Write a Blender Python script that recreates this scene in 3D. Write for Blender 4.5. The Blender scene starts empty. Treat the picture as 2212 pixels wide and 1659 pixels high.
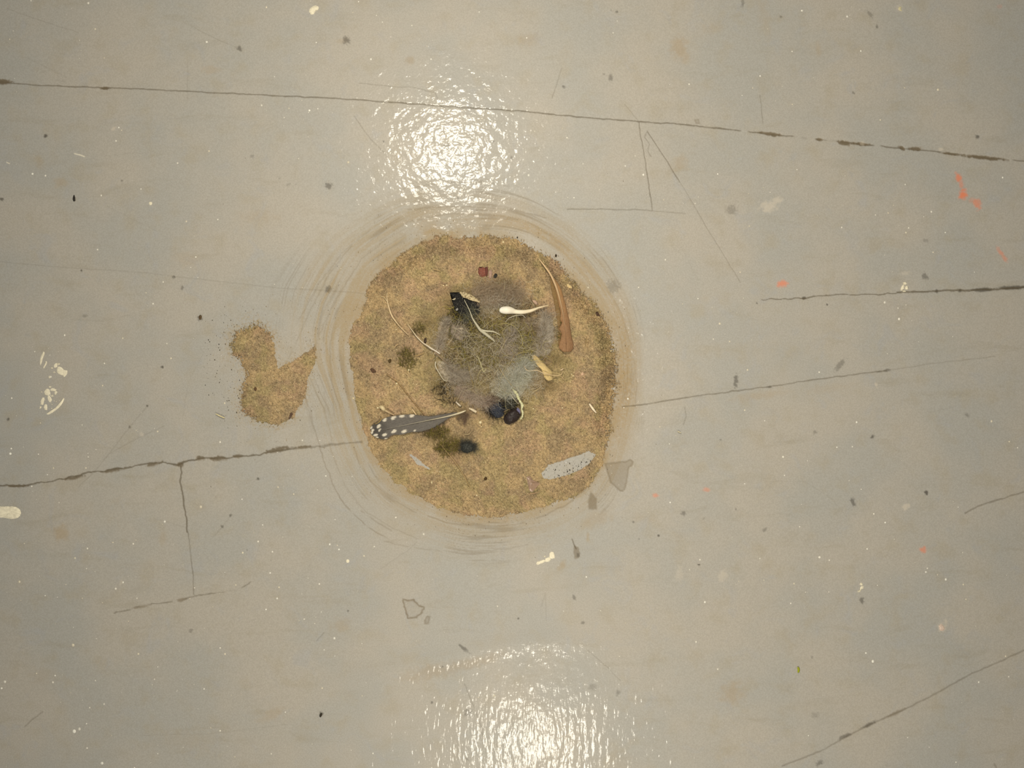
import bpy, math
import numpy as np
from mathutils import Vector

# ---------------------------------------------------------------- camera, world, lamps, exposure
S = 0.00035            # metres of floor per photograph pixel
H = 0.65               # camera height above the floor
CX, CY = 1106.0, 829.5
scn = bpy.context.scene
col = scn.collection
scn.view_settings.view_transform = 'Standard'
scn.view_settings.look = 'None'
scn.view_settings.gamma = 1.0
scn.view_settings.use_curve_mapping = False
scn.view_settings.exposure = 0.0

cam_d = bpy.data.cameras.new('camera')
cam_d.sensor_width = 36.0
cam_d.lens = 36.0 * H / (2212 * S)
cam_d.clip_start = 0.01
cam = bpy.data.objects.new('camera', cam_d)
cam.location = (0, 0, H)
col.objects.link(cam)
scn.camera = cam

world = bpy.data.worlds.new('world')
scn.world = world
world.use_nodes = True
bg = world.node_tree.nodes['Background']
bg.inputs[0].default_value = (0.80, 0.90, 1.0, 1)
bg.inputs[1].default_value = 0.17

def lamp(name, x, y, z, size, watts, color, aim=(0.10, 0.0)):
    d = bpy.data.lights.new(name, 'AREA')
    d.shape = 'DISK'
    d.size = size
    d.energy = watts
    d.color = color
    o = bpy.data.objects.new(name, d)
    o.location = (x, y, z)
    v = Vector((aim[0], aim[1], 0.0)) - o.location
    o.rotation_euler = v.to_track_quat('-Z', 'Y').to_euler()
    col.objects.link(o)
    return o
LH = 0.58
f1 = (H + LH) / H
lamp('lamp_upper', (975 - CX) * S * f1, (CY - 335) * S * f1, LH, 0.09, 2.95, (1.0, 0.92, 0.77))
lamp('lamp_lower', (1150 - CX) * S * f1, (CY - 1610) * S * f1, LH, 0.10, 2.75, (1.0, 0.92, 0.77), (-0.02, 0.06))
lamp('fill_lamp', 0.07, 0.02, 0.64, 0.08, 1.05, (1.0, 0.92, 0.79), (0.24, 0.03))  # unseen fill light beside the camera, added to brighten the centre and right

# ---------------------------------------------------------------- numeric helpers
rng = np.random.default_rng(7)

def _hash(ix, iy, seed):
    n = (ix.astype(np.int64) * 374761393 + iy.astype(np.int64) * 668265263 + seed * 1442695041) & 0xffffffff
    n = ((n ^ (n >> 13)) * 1274126177) & 0xffffffff
    n = (n ^ (n >> 16)) & 0xffffffff
    return n.astype(np.float64) / 4294967295.0

def vnoise(x, y, seed=0):
    ix = np.floor(x); iy = np.floor(y)
    fx = x - ix; fy = y - iy
    fx = fx * fx * (3 - 2 * fx); fy = fy * fy * (3 - 2 * fy)
    a = _hash(ix, iy, seed); b = _hash(ix + 1, iy, seed)
    c = _hash(ix, iy + 1, seed); d = _hash(ix + 1, iy + 1, seed)
    return (a * (1 - fx) + b * fx) * (1 - fy) + (c * (1 - fx) + d * fx) * fy

def fbm(x, y, seed=0, octv=4):
    s = np.zeros(np.broadcast(x, y).shape); a = 0.5; t = 0
    for k in range(octv):
        s += a * vnoise(x * 2 ** k, y * 2 ** k, seed + 17 * k); t += a; a *= 0.5
    return s / t

def sstep(a, b, x):
    t = np.clip((x - a) / (b - a), 0, 1)
    return t * t * (3 - 2 * t)

def seg_dist(X, Y, pts, closed=False):
    pts = list(pts)
    if closed: pts = pts + [pts[0]]
    D = np.full(X.shape, 1e9)
    for (x0, y0), (x1, y1) in zip(pts[:-1], pts[1:]):
        dx, dy = x1 - x0, y1 - y0
        L = dx * dx + dy * dy + 1e-9
        t = np.clip(((X - x0) * dx + (Y - y0) * dy) / L, 0, 1)
        D = np.minimum(D, np.hypot(X - x0 - t * dx, Y - y0 - t * dy))
    return D

def inside(X, Y, pts):
    r = np.zeros(X.shape, bool); n = len(pts)
    for i in range(n):
        x0, y0 = pts[i]; x1, y1 = pts[(i + 1) % n]
        if y0 == y1: continue
        c = ((y0 > Y) != (y1 > Y)) & (X < (x1 - x0) * (Y - y0) / (y1 - y0) + x0)
        r ^= c
    return r

def sdf(X, Y, pts):                      # positive inside
    d = seg_dist(X, Y, pts, True)
    return np.where(inside(X, Y, pts), d, -d)

def srgb(r, g, b):
    f = lambda c: (c / 255 / 12.92) if c / 255 <= 0.04045 else ((c / 255 + 0.055) / 1.055) ** 2.4
    return (f(r), f(g), f(b))

def W(px, py, z):                        # a point of the photograph at height z, in metres
    k = (H - z) / H
    return ((px - CX) * S * k, (CY - py) * S * k, z)

# ---------------------------------------------------------------- outlines read off the photograph
DISC = [(905,522),(940,503),(985,508),(1035,505),(1085,510),(1140,522),(1185,546),(1225,582),(1262,622),(1292,655),(1320,695),
        (1337,742),(1343,800),(1338,862),(1328,905),(1318,950),(1302,1005),(1272,1050),(1240,1072),(1190,1092),(1130,1110),
        (1060,1117),(1000,1112),(950,1098),(900,1074),(855,1046),(822,1012),(803,972),(788,930),(772,880),(760,830),(754,780),
        (752,740),(764,700),(782,660),(797,620),(812,590),(842,565),(872,545)]
BARE = [(1168,1022),(1185,1004),(1215,995),(1245,984),(1272,972),(1288,982),(1275,1002),(1250,1018),(1225,1028),(1190,1036),(1172,1034)]
BARE2 = [(872,975),(890,972),(912,990),(935,1010),(960,1020),(930,1022),(900,1008),(880,992)]
PATCH = [(497,742),(515,712),(545,692),(572,702),(588,725),(592,760),(600,797),(622,783),(648,772),(668,755),(680,745),(686,752),
         (682,775),(668,820),(650,870),(632,898),(600,914),(565,912),(535,900),(515,890),(520,850),(530,810),(520,782),(500,768)]
OUTER = [(1398,800),(1392,900),(1372,1000),(1325,1095),(1250,1165),(1150,1208),(1050,1222),(950,1212),(860,1182),(785,1128),
         (722,1050),(680,970),(655,890),(615,830),(575,770),(575,690),(590,610),(645,530),(720,465),(810,412),(900,385),
         (1000,378),(1100,392),(1200,440),(1285,505),(1345,585),(1385,680)]
RC = (1050.0, 805.0)
def radial(pts):
    p = np.array(pts, float); a = np.arctan2(p[:,1]-RC[1], p[:,0]-RC[0]); r = np.hypot(p[:,0]-RC[0], p[:,1]-RC[1])
    o = np.argsort(a); a = a[o]; r = r[o]
    return np.concatenate([a-2*math.pi, a, a+2*math.pi]), np.tile(r, 3)
RIN, ROUT = radial(DISC), radial(OUTER)
def ring_t(X, Y):
    a = np.arctan2(Y-RC[1], X-RC[0]); r = np.hypot(X-RC[0], Y-RC[1])
    ri = np.interp(a, *RIN); ro = np.interp(a, *ROUT)
    return (r-ri)/(ro-ri), a, r

def sand_mask(X, Y):
    """signed distances (px) inside the big disc and the small patch, ragged"""
    n = (fbm(X/30, Y/30, 3)-.5)*22 + (fbm(X/4, Y/4, 5, 2)-.5)*5
    soft = 3.5 + 15*np.clip((X-1180)/150, 0, 1)*sstep(1000, 900, Y) + 7*sstep(700, 560, Y)
    h = (.6*vnoise(X/1.9, Y/1.9, 15)+1.4*vnoise(X/.9, Y/.9, 16)-1)
    d = sdf(X, Y, DISC) + n*0.85 + h*soft - soft*.35
    b = np.maximum(sdf(X, Y, BARE), sdf(X, Y, BARE2)*0.6-3) + n*0.35
    d = np.minimum(d, -b)
    p = sdf(X, Y, PATCH) + n*0.8 + h*(4+14*sstep(600, 500, X)+10*sstep(740, 690, Y))
    return d, p

def mound(X, Y):
    """height (m) of the swept heap"""
    g = lambda cx, cy, rx, ry, rot=0: np.exp(-((((X-cx)*math.cos(rot)+(Y-cy)*math.sin(rot))/rx)**2 + ((-(X-cx)*math.sin(rot)+(Y-cy)*math.cos(rot))/ry)**2))
    z = 0.0042*g(1060,760,115,120) + 0.0022*g(1040,790,250,260) + 0.0012*g(1085,640,80,50) + 0.0012*g(950,960,50,30)
    z += 0.0012*(fbm(X/38, Y/38, 21)-.5)
    return z

# ---------------------------------------------------------------- ground height on one grid, sampled by everything
GX0, GY0, GX1, GY1, GST = 440, 470, 1440, 1140, 1.4
gx = np.arange(GX0, GX1, GST); gy = np.arange(GY0, GY1, GST)
GX, GY = np.meshgrid(gx, gy)
gd, gp = sand_mask(GX, GY)
thick = 0.0018*sstep(0, 45, gd) + 0.0003*sstep(-1, 4, gd)
fine = (rng.random(GX.shape)-.5)*0.00028 + (fbm(GX/5, GY/5, 9, 2)-.5)*0.0007
lump = np.maximum(fbm(GX/9, GY/9, 41, 2)-.55, 0)*0.0022
zdisc = thick + (mound(GX, GY) + lump)*sstep(0, 60, gd) + fine*sstep(0, 12, gd) - 0.0004*sstep(2, -3, gd)
zpatch = 0.0006*sstep(0, 20, gp) + 0.00025*sstep(-1, 4, gp) + fine*0.7*sstep(0, 12, gp) - 0.0004*sstep(2, -3, gp)
GZ = np.maximum(zdisc, zpatch)

def ground(px, py):
    px = np.asarray(px, float); py = np.asarray(py, float)
    i = (px-GX0)/GST; j = (py-GY0)/GST
    ok = (i > 1) & (j > 1) & (i < len(gx)-2) & (j < len(gy)-2)
    i = np.clip(i, 1, len(gx)-3); j = np.clip(j, 1, len(gy)-3)
    i0 = i.astype(int); j0 = j.astype(int); fx = i-i0; fy = j-j0
    z = (GZ[j0,i0]*(1-fx)+GZ[j0,i0+1]*fx)*(1-fy)+(GZ[j0+1,i0]*(1-fx)+GZ[j0+1,i0+1]*fx)*fy
    return np.where(ok, np.maximum(z, 0), 0.0)

# ---------------------------------------------------------------- materials
def new_mat(name):
    m = bpy.data.materials.new(name); m.use_nodes = True
    nt = m.node_tree; nt.nodes.clear()
    out = nt.nodes.new('ShaderNodeOutputMaterial')
    return m, nt, out

class N:
    def __init__(s, nt): s.nt = nt
    def __call__(s, typ, **kw):
        n = s.nt.nodes.new('ShaderNode'+typ)
        for k, v in kw.items():
            if k in n.inputs.keys() if isinstance(k, str) else False:
                n.inputs[k].default_value = v
            else:
                setattr(n, k, v)
        return n
    def link(s, a, b): s.nt.links.new(a, b)
    def mix(s, fac, a, b, blend='MIX'):
        n = s.nt.nodes.new('ShaderNodeMix'); n.data_type = 'RGBA'; n.blend_type = blend
        for v, i in ((fac, 0), (a, 6), (b, 7)):
            if hasattr(v, 'is_output'): s.link(v, n.inputs[i])
            elif i == 0: n.inputs[0].default_value = v
            else: n.inputs[i].default_value = (*v, 1)
        return n.outputs[2]
    def math(s, op, a, b=0.0, c=None):
        n = s.nt.nodes.new('ShaderNodeMath'); n.operation = op
        for i, v in enumerate((a, b) if c is None else (a, b, c)):
            if hasattr(v, 'is_output'): s.link(v, n.inputs[i])
            else: n.inputs[i].default_value = v
        return n.outputs[0]
    def noise(s, vec, scale, detail=2.0, rough=0.5, distort=0.0):
        n = s.nt.nodes.new('ShaderNodeTexNoise')
        s.link(vec, n.inputs['Vector'])
        n.inputs['Scale'].default_value = scale; n.inputs['Detail'].default_value = detail
        n.inputs['Roughness'].default_value = rough; n.inputs['Distortion'].default_value = distort
        return n.outputs['Fac']
    def ramp(s, v, a, b, lo=0.0, hi=1.0):
        n = s.nt.nodes.new('ShaderNodeMapRange'); n.interpolation_type = 'SMOOTHSTEP'
        s.link(v, n.inputs[0])
        n.inputs[1].default_value = a; n.inputs[2].default_value = b
        n.inputs[3].default_value = lo; n.inputs[4].default_value = hi
        return n.outputs[0]

def floor_material():
    m, nt, out = new_mat('grey_floor_paint'); n = N(nt)
    pos = n('TexCoord').outputs['Object']
    A = n('Attribute', attribute_name='marks'); B = n('Attribute', attribute_name='stains')
    sa = n('SeparateColor'); n.link(A.outputs['Color'], sa.inputs[0])
    sb = n('SeparateColor'); n.link(B.outputs['Color'], sb.inputs[0])
    crack, dust, orange, white = sa.outputs[0], sa.outputs[1], sa.outputs[2], A.outputs['Alpha']
    brown, dark, tan, pale = sb.outputs[0], sb.outputs[1], sb.outputs[2], B.outputs['Alpha']
    base = n.mix(n.ramp(n.noise(pos, 14, 3), .35, .65), srgb(166,163,154), srgb(174,167,154))
    base = n.mix(n.ramp(n.noise(pos, 60, 3), .50, .75, 0, .45), base, srgb(165,155,134))
    base = n.mix(n.ramp(n.noise(pos, 45, 3, .6, 1.0), .55, .75, 0, .30), base, srgb(160,162,164))
    st = n('Mapping'); st.inputs['Scale'].default_value = (0.35, 1.6, 1); n.link(pos, st.inputs['Vector'])
    base = n.mix(n.ramp(n.noise(st.outputs[0], 55, 4, .6, .6), .55, .80, 0, .38), base, srgb(150,141,120))
    g = n.noise(pos, 1100, 2, .7)
    base = n.mix(n.ramp(g, .35, .65, 0, .22), base, srgb(120,113,98))
    base = n.mix(n.ramp(n.noise(pos, 900, 2, .6), .62, .80, 0, .35), base, srgb(196,190,176))
    fine = n.ramp(n.noise(pos, 1100, 2, .7), .25, .65, .55, 1.0)
    c = n.mix(n.math('MULTIPLY', dust, fine), base, srgb(160,144,116))
    c = n.mix(tan, c, srgb(160,136,98))
    c = n.mix(brown, c, srgb(118,104,82))
    c = n.mix(dark, c, srgb(70,64,54))
    c = n.mix(crack, c, srgb(84,72,50))
    c = n.mix(orange, c, srgb(226,118,70))
    c = n.mix(pale, c, srgb(204,192,172))
    c = n.mix(white, c, srgb(236,226,200))
    p = n('BsdfPrincipled')
    n.link(c, p.inputs['Base Color'])
    dirt = n.math('MINIMUM', n.math('ADD', n.math('ADD', n.math('MULTIPLY', dust, 1.0), crack), n.math('ADD', brown, tan)), 1.0)
    n.link(n.math('MULTIPLY_ADD', dirt, .42, .50), p.inputs['Roughness'])
    p.inputs['Specular IOR Level'].default_value = 0.35
    # glossy top of the paint: small dimples, brushed long where the lower end was rolled
    iso = n.noise(pos, 165, 2.5, .48)
    mp = n('Mapping'); mp.inputs['Scale'].default_value = (1.3, .42, 1); mp.inputs['Rotation'].default_value = (0, 0, math.radians(8))
    n.link(pos, mp.inputs['Vector'])
    lng = n.noise(mp.outputs[0], 190, 2.0, .45)
    sx = n('SeparateXYZ'); n.link(pos, sx.inputs[0])
    k = n.ramp(sx.outputs[1], -.12, -.24)
    hm = n.math('ADD', n.math('MULTIPLY', iso, n.math('SUBTRACT', 1.0, n.math('MULTIPLY', k, .6))), n.math('MULTIPLY', lng, k))
    hm = n.math('ADD', hm, n.math('MULTIPLY', n.noise(pos, 45, 2), .8))
    bm = n('Bump'); bm.inputs['Strength'].default_value = 1.0; bm.inputs['Distance'].default_value = 0.00052
    n.link(hm, bm.inputs['Height'])
    n.link(bm.outputs[0], p.inputs['Coat Normal'])
    n.link(n.math('MULTIPLY', n.math('SUBTRACT', 1.0, dirt), .19), p.inputs['Coat Weight'])
    p.inputs['Coat Roughness'].default_value = 0.12
    b2 = n('Bump'); b2.inputs['Strength'].default_value = .5; b2.inputs['Distance'].default_value = 0.00015
    n.link(n.noise(pos, 700, 3, .6), b2.inputs['Height']); n.link(b2.outputs[0], p.inputs['Normal'])
    n.link(p.outputs[0], out.inputs[0])
    return m

def tinted(name, rough=0.85, spec=0.2, trans=0.0, bump=0.0, bscale=1200, vary=0.15, coat=0.0, alpha=1.0, web=False):
    """surface coloured by the mesh's own 'tint' with a procedural variation on top"""
    m, nt, out = new_mat(name); n = N(nt)
    pos = n('TexCoord').outputs['Object']
    A = n('Attribute', attribute_name='tint').outputs['Color']
    nz = n.noise(pos, bscale, 2, .6)
    c = n.mix(n.ramp(nz, .3, .7, 0, vary), A, (0.02, 0.016, 0.01))
    c = n.mix(n.ramp(n.noise(pos, bscale*1.7, 2, .6), .55, .8, 0, vary*1.3), c, (0.75, 0.70, 0.55))
    p = n('BsdfPrincipled')
    n.link(c, p.inputs['Base Color'])
    p.inputs['Roughness'].default_value = rough
    p.inputs['Specular IOR Level'].default_value = spec
    p.inputs['Coat Weight'].default_value = coat
    p.inputs['Coat Roughness'].default_value = .2
    if alpha < 1: p.inputs['Alpha'].default_value = alpha
    if bump:
        b = n('Bump'); b.inputs['Distance'].default_value = bump; n.link(nz, b.inputs['Height']); n.link(b.outputs[0], p.inputs['Normal'])
    sh = p.outputs[0]
    if trans:
        t = n('BsdfTranslucent'); n.link(c, t.inputs[0])
        mx = n('MixShader'); mx.inputs[0].default_value = trans
        n.link(sh, mx.inputs[1]); n.link(t.outputs[0], mx.inputs[2]); sh = mx.outputs[0]
    if web:                                        # loose down: fine barbs with gaps between them
        tr = n('BsdfTransparent'); mx = n('MixShader')
        a = n.ramp(n.math('ADD', n.math('MULTIPLY', n.noise(pos, 260, 3, .6, .8), .6), n.math('MULTIPLY', n.noise(pos, 1300, 2, .6), .4)), .38, .62, .05, .66)
        n.link(n.math('MULTIPLY', a, n('Attribute', attribute_name='tint').outputs['Alpha']), mx.inputs[0])
        n.link(tr.outputs[0], mx.inputs[1]); n.link(sh, mx.inputs[2]); sh = mx.outputs[0]
    n.link(sh, out.inputs[0])
    return m

M = dict(
    web=tinted('down_web', .85, .15, trans=.35, vary=.10, web=True),
    floor=floor_material(),
    sand=tinted('sandy_dirt', .95, .1, bump=.0002, bscale=1500, vary=.30),
    grit=tinted('loose_grit', .8, .3, vary=.10),
    fibre=tinted('dry_fibre', .7, .3, trans=.25, vary=.05),
    down=tinted('feather_down', .8, .25, trans=.4, vary=.03),
    vane=tinted('feather_vane', .75, .25, trans=.2, bump=.0001, bscale=900, vary=.14),
    shaft=tinted('feather_shaft', .45, .5, trans=.12, vary=.06),
    wood=tinted('splintered_straw', .75, .25, bump=.0002, bscale=700, vary=.18),
    paint=tinted('dried_paint', .55, .4, bump=.00015, bscale=450, vary=.10),
    black=tinted('glossy_black', .5, .35, bump=.0002, bscale=500, vary=.05),
    bark=tinted('dark_crumb', .85, .2, bump=.0003, bscale=900, vary=.2),
    glass=tinted('clear_film', .25, .5, vary=.1, alpha=.5),
)

# ---------------------------------------------------------------- object helpers
def make_mesh(name, V, F, tint=None, mat=None, smooth=True, attrs=None):
    """F: int array (n,3|4) or list of such arrays"""
    me = bpy.data.meshes.new(name)
    V = np.asarray(V, np.float32)
    Fs = F if isinstance(F, list) else [F]
    Fs = [np.asarray(f, np.int32) for f in Fs if len(f)]
    loops = np.concatenate([f.ravel() for f in Fs])
    sizes = np.concatenate([np.full(len(f), f.shape[1], np.int32) for f in Fs])
    starts = np.concatenate([[0], np.cumsum(sizes)[:-1]]).astype(np.int32)
    me.vertices.add(len(V)); me.vertices.foreach_set('co', V.ravel())
    me.loops.add(len(loops)); me.loops.foreach_set('vertex_index', loops)
    me.polygons.add(len(sizes)); me.polygons.foreach_set('loop_start', starts); me.polygons.foreach_set('loop_total', sizes)
    me.update(calc_edges=True)
    me.polygons.foreach_set('use_smooth', np.full(len(sizes), smooth, bool))
    if tint is not None:
        t = np.asarray(tint, np.float32)
        if t.ndim == 1: t = np.tile(t, (len(V), 1))
        if t.shape[1] == 3: t = np.hstack([t, np.ones((len(V), 1), np.float32)])
        a = me.attributes.new('tint', 'FLOAT_COLOR', 'POINT'); a.data.foreach_set('color', t.astype(np.float32).ravel())
    for k, v in (attrs or {}).items():
        a = me.attributes.new(k, 'FLOAT_COLOR', 'POINT'); a.data.foreach_set('color', np.asarray(v, np.float32).ravel())
    if mat: me.materials.append(mat)
    me.validate()
    return me

def link(name, me, parent=None, label=None, cat=None, group=None, kind=None):
    o = bpy.data.objects.new(name, me); col.objects.link(o)
    if parent is not None: o.parent = parent; o.matrix_parent_inverse = parent.matrix_world.inverted()
    for k, v in (('label', label), ('category', cat), ('group', group), ('kind', kind)):
        if v: o[k] = v
    return o

def recentre(o):
    """origin to the thing's base"""
    me = o.data; n = len(me.vertices); c = np.empty(n*3, np.float32); me.vertices.foreach_get('co', c); c = c.reshape(-1, 3)
    b = np.array([(c[:,0].min()+c[:,0].max())/2, (c[:,1].min()+c[:,1].max())/2, c[:,2].min()], np.float32)
    me.vertices.foreach_set('co', (c-b).ravel()); me.update(); o.location = b.tolist()
    return o

def thing(name, px, py, label, cat, group=None):
    o = bpy.data.objects.new(name, None); col.objects.link(o)
    o.empty_display_size = .005
    x, y, z = W(px, py, float(ground(px, py)))
    o.location = (x, y, z); o['label'] = label; o['category'] = cat
    if group: o['group'] = group
    bpy.context.view_layer.update()
    return o

def single(name, me, label, cat, group=None, kind=None):
    return recentre(link(name, me, None, label, cat, group, kind))

def part(name, me, parent, label=None):
    o = link(name, me, parent, label)
    return o

def spline(pts, n):
    """Catmull-Rom through rows of any width, n samples"""
    P = np.asarray(pts, float)
    if len(P) == 2: return P[0] + (P[1]-P[0])*np.linspace(0, 1, n)[:, None]
    Q = np.vstack([2*P[0]-P[1], P, 2*P[-1]-P[-2]])
    u = np.linspace(0, len(P)-1-1e-6, n); i = u.astype(int); t = (u-i)[:, None]
    a, b, c, d = Q[i], Q[i+1], Q[i+2], Q[i+3]
    return .5*((2*b)+(c-a)*t+(2*a-5*b+4*c-d)*t**2+(3*b-a-3*c+d)*t**3)

def to_world(P):                         # rows px, py, z(m)
    k = (H-P[:, 2])/H
    return np.stack([(P[:,0]-CX)*S*k, (CY-P[:,1])*S*k, P[:,2]], 1)

def tube_mesh(name, pts, mat, tint, lift=0.0004, sides=8, n=None, flat=1.0, rag=0.0, tint2=None, follow=True):
    """pts rows: px, py, radius px [, extra lift m]"""
    P = np.array([list(p)+[0.0]*(4-len(p)) for p in pts], float)
    n = n or max(12, int(8*len(P)))
    C = spline(P, n)
    g = ground(C[:,0], C[:,1])
    if follow: g = np.convolve(np.pad(g, 3, 'edge'), np.ones(7)/7, 'valid')
    rad = np.maximum(C[:,2], .15)*S
    if rag: rad = rad*(1+rag*(rng.random(n)-.5))
    Z = g + lift + C[:,3] + rad*flat
    X = to_world(np.stack([C[:,0], C[:,1], Z], 1))
    T = np.gradient(X, axis=0); T /= np.linalg.norm(T, axis=1)[:, None]+1e-12
    side = np.cross(T, [0, 0, 1.0]); side /= np.linalg.norm(side, axis=1)[:, None]+1e-12
    up = np.cross(side, T)
    a = np.linspace(0, 2*math.pi, sides, endpoint=False)
    V = X[:, None, :] + rad[:, None, None]*(np.cos(a)[None, :, None]*side[:, None, :] + flat*np.sin(a)[None, :, None]*up[:, None, :])
    V = V.reshape(-1, 3)
    i = np.arange(n-1)[:, None]*sides; j = np.arange(sides)[None, :]; j2 = (j+1) % sides
    F = np.stack([i+j, i+j2, i+sides+j2, i+sides+j], -1).reshape(-1, 4)
    V = np.vstack([V, X[0], X[-1]]); c0, c1 = len(V)-2, len(V)-1
    jj = np.arange(sides)
    T3 = np.vstack([np.stack([np.full(sides, c0), (jj+1) % sides, jj], 1), np.stack([np.full(sides, c1), (n-1)*sides+jj, (n-1)*sides+(jj+1) % sides], 1)])
    t = np.tile(np.array(tint, float), (len(V), 1))
    if tint2 is not None:
        u = np.repeat(np.linspace(0, 1, n), sides)[:, None]
        t[:n*sides] = np.array(tint)*(1-u)+np.array(tint2)*u; t[c1] = tint2
    return make_mesh(name, V, [F, T3], t, mat)

def sheet_mesh(name, left, right, mat, tintf, n=60, m=14, lift=.0006, thick=.00012, camber=.0008, rag=0.0, curl=None):
    """a thin shell between two edges (rows px,py), with real thickness; tintf(u,v,px,py)->(k,3)"""
    L = spline(left, n); R = spline(right, n)
    if rag:
        j = (vnoise(np.arange(n)*.9, np.zeros(n), 77)-.5)*rag; L = L + j[:, None]*(L-R)/ (np.linalg.norm(L-R, axis=1)[:, None]+1e-6)
        j = (vnoise(np.arange(n)*.9, np.zeros(n)+5, 78)-.5)*rag; R = R + j[:, None]*(R-L)/ (np.linalg.norm(L-R, axis=1)[:, None]+1e-6)
    v = np.linspace(0, 1, m)
    P = L[:, None, :]*(1-v)[None, :, None] + R[:, None, :]*v[None, :, None]
    px, py = P[..., 0], P[..., 1]
    u = np.repeat(np.linspace(0, 1, n)[:, None], m, 1); vv = np.repeat(v[None, :], n, 0)
    g = ground(px, py).mean(1, keepdims=True)
    g = np.maximum(g, ground(px, py)*.5+g*.5)
    z = g + lift + camber*(1-(2*vv-1)**2)
    if curl is not None: z = z + curl(u, vv)
    z = z + (fbm(px/6, py/6, 55, 2)-.5)*.0003
    top = to_world(np.stack([px.ravel(), py.ravel(), z.ravel()], 1)); bot = top - [0, 0, thick]
    V = np.vstack([top, bot]); K = n*m
    i = (np.arange(n-1)[:, None]*m+np.arange(m-1)[None, :]).ravel()
    F1 = np.stack([i, i+m, i+m+1, i+1], 1); F2 = F1[:, ::-1]+K
    b = np.concatenate([np.arange(m), np.arange(1, n)*m+m-1, (n-1)*m+np.arange(m-2, -1, -1), np.arange(n-2, 0, -1)*m])
    b2 = np.roll(b, -1); F3 = np.stack([b, b2, b2+K, b+K], 1)
    t = np.asarray(tintf(u.ravel(), vv.ravel(), px.ravel(), py.ravel()))
    return make_mesh(name, V, [F1, F2, F3], np.vstack([t, t]), mat)

def chip_mesh(name, poly, mat, tint, h=.0006, lift=0.0, rings=5, rough=.3, sub=5, wob=.6):
    """a domed flake with an irregular outline"""
    P = spline(list(poly)+[poly[0]], len(poly)*sub)[:-1]
    P = P + (rng.random(P.shape)-.5)*wob
    c = P.mean(0); K = len(P); V = []; sc = np.linspace(1, 0.15, rings)
    zz = []
    for s in sc:
        q = c+(P-c)*s
        hz = h*(1-s**3)**.6 if s < 1 else 0
        z = ground(q[:,0], q[:,1])+lift+hz*(1+rough*(fbm(q[:,0]/3, q[:,1]/3, 31, 2)-.5)*2) - (.0003 if s == 1 else 0)
        V.append(to_world(np.stack([q[:,0], q[:,1], z], 1)))
    V = np.vstack(V+[to_world(np.array([[c[0], c[1], float(ground(*c))+lift+h]]))])
    j = np.arange(K); j2 = (j+1) % K
    F = np.vstack([np.stack([r*K+j, r*K+j2, (r+1)*K+j2, (r+1)*K+j], 1) for r in range(rings-1)])
    T3 = np.stack([(rings-1)*K+j, (rings-1)*K+j2, np.full(K, rings*K)], 1)
    B = [np.stack([j[1:-1]*0, j[2:], j[1:-1]], 1)]
    t = np.tile(np.array(tint, float), (len(V), 1))
    t *= (0.85+.3*rng.random((len(V), 1)))
    return make_mesh(name, V, [F[:, ::-1], T3[:, ::-1]]+[b for b in B], t, mat)

def strands(P, rad, tint, sides=3, taper=True):
    """P (N,K,3) world points -> V,F,T arrays"""
    n, K, _ = P.shape
    T = np.gradient(P, axis=1); T /= np.linalg.norm(T, axis=2)[..., None]+1e-12
    side = np.cross(T, [0, 0, 1.0]); side /= np.linalg.norm(side, axis=2)[..., None]+1e-9
    up = np.cross(side, T)
    a = np.linspace(0, 2*math.pi, sides, endpoint=False)
    r = np.broadcast_to(np.asarray(rad, float).reshape(-1, 1), (n, K)).copy()
    if taper: r *= np.clip(1.15-np.linspace(0, 1, K)**2, .12, 1)[None, :]
    V = P[:, :, None, :]+r[:, :, None, None]*(np.cos(a)[None, None, :, None]*side[:, :, None, :]+np.sin(a)[None, None, :, None]*up[:, :, None, :])
    base = (np.arange(n)*K*sides)[:, None, None]+(np.arange(K-1)*sides)[None, :, None]
    j = np.arange(sides)[None, None, :]; j2 = (j+1) % sides
    F = np.stack([base+j, base+j2, base+sides+j2, base+sides+j], -1).reshape(-1, 4)
    t = np.repeat(np.asarray(tint, float), K*sides, axis=0)
    return V.reshape(-1, 3), F, t

def pick(cols, n, jit=.12):
    c = np.array([srgb(*x) for x in cols])[rng.integers(0, len(cols), n)]
    return np.clip(c*(1+jit*(rng.random((n, 1))*2-1)), 0, 1)

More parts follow.
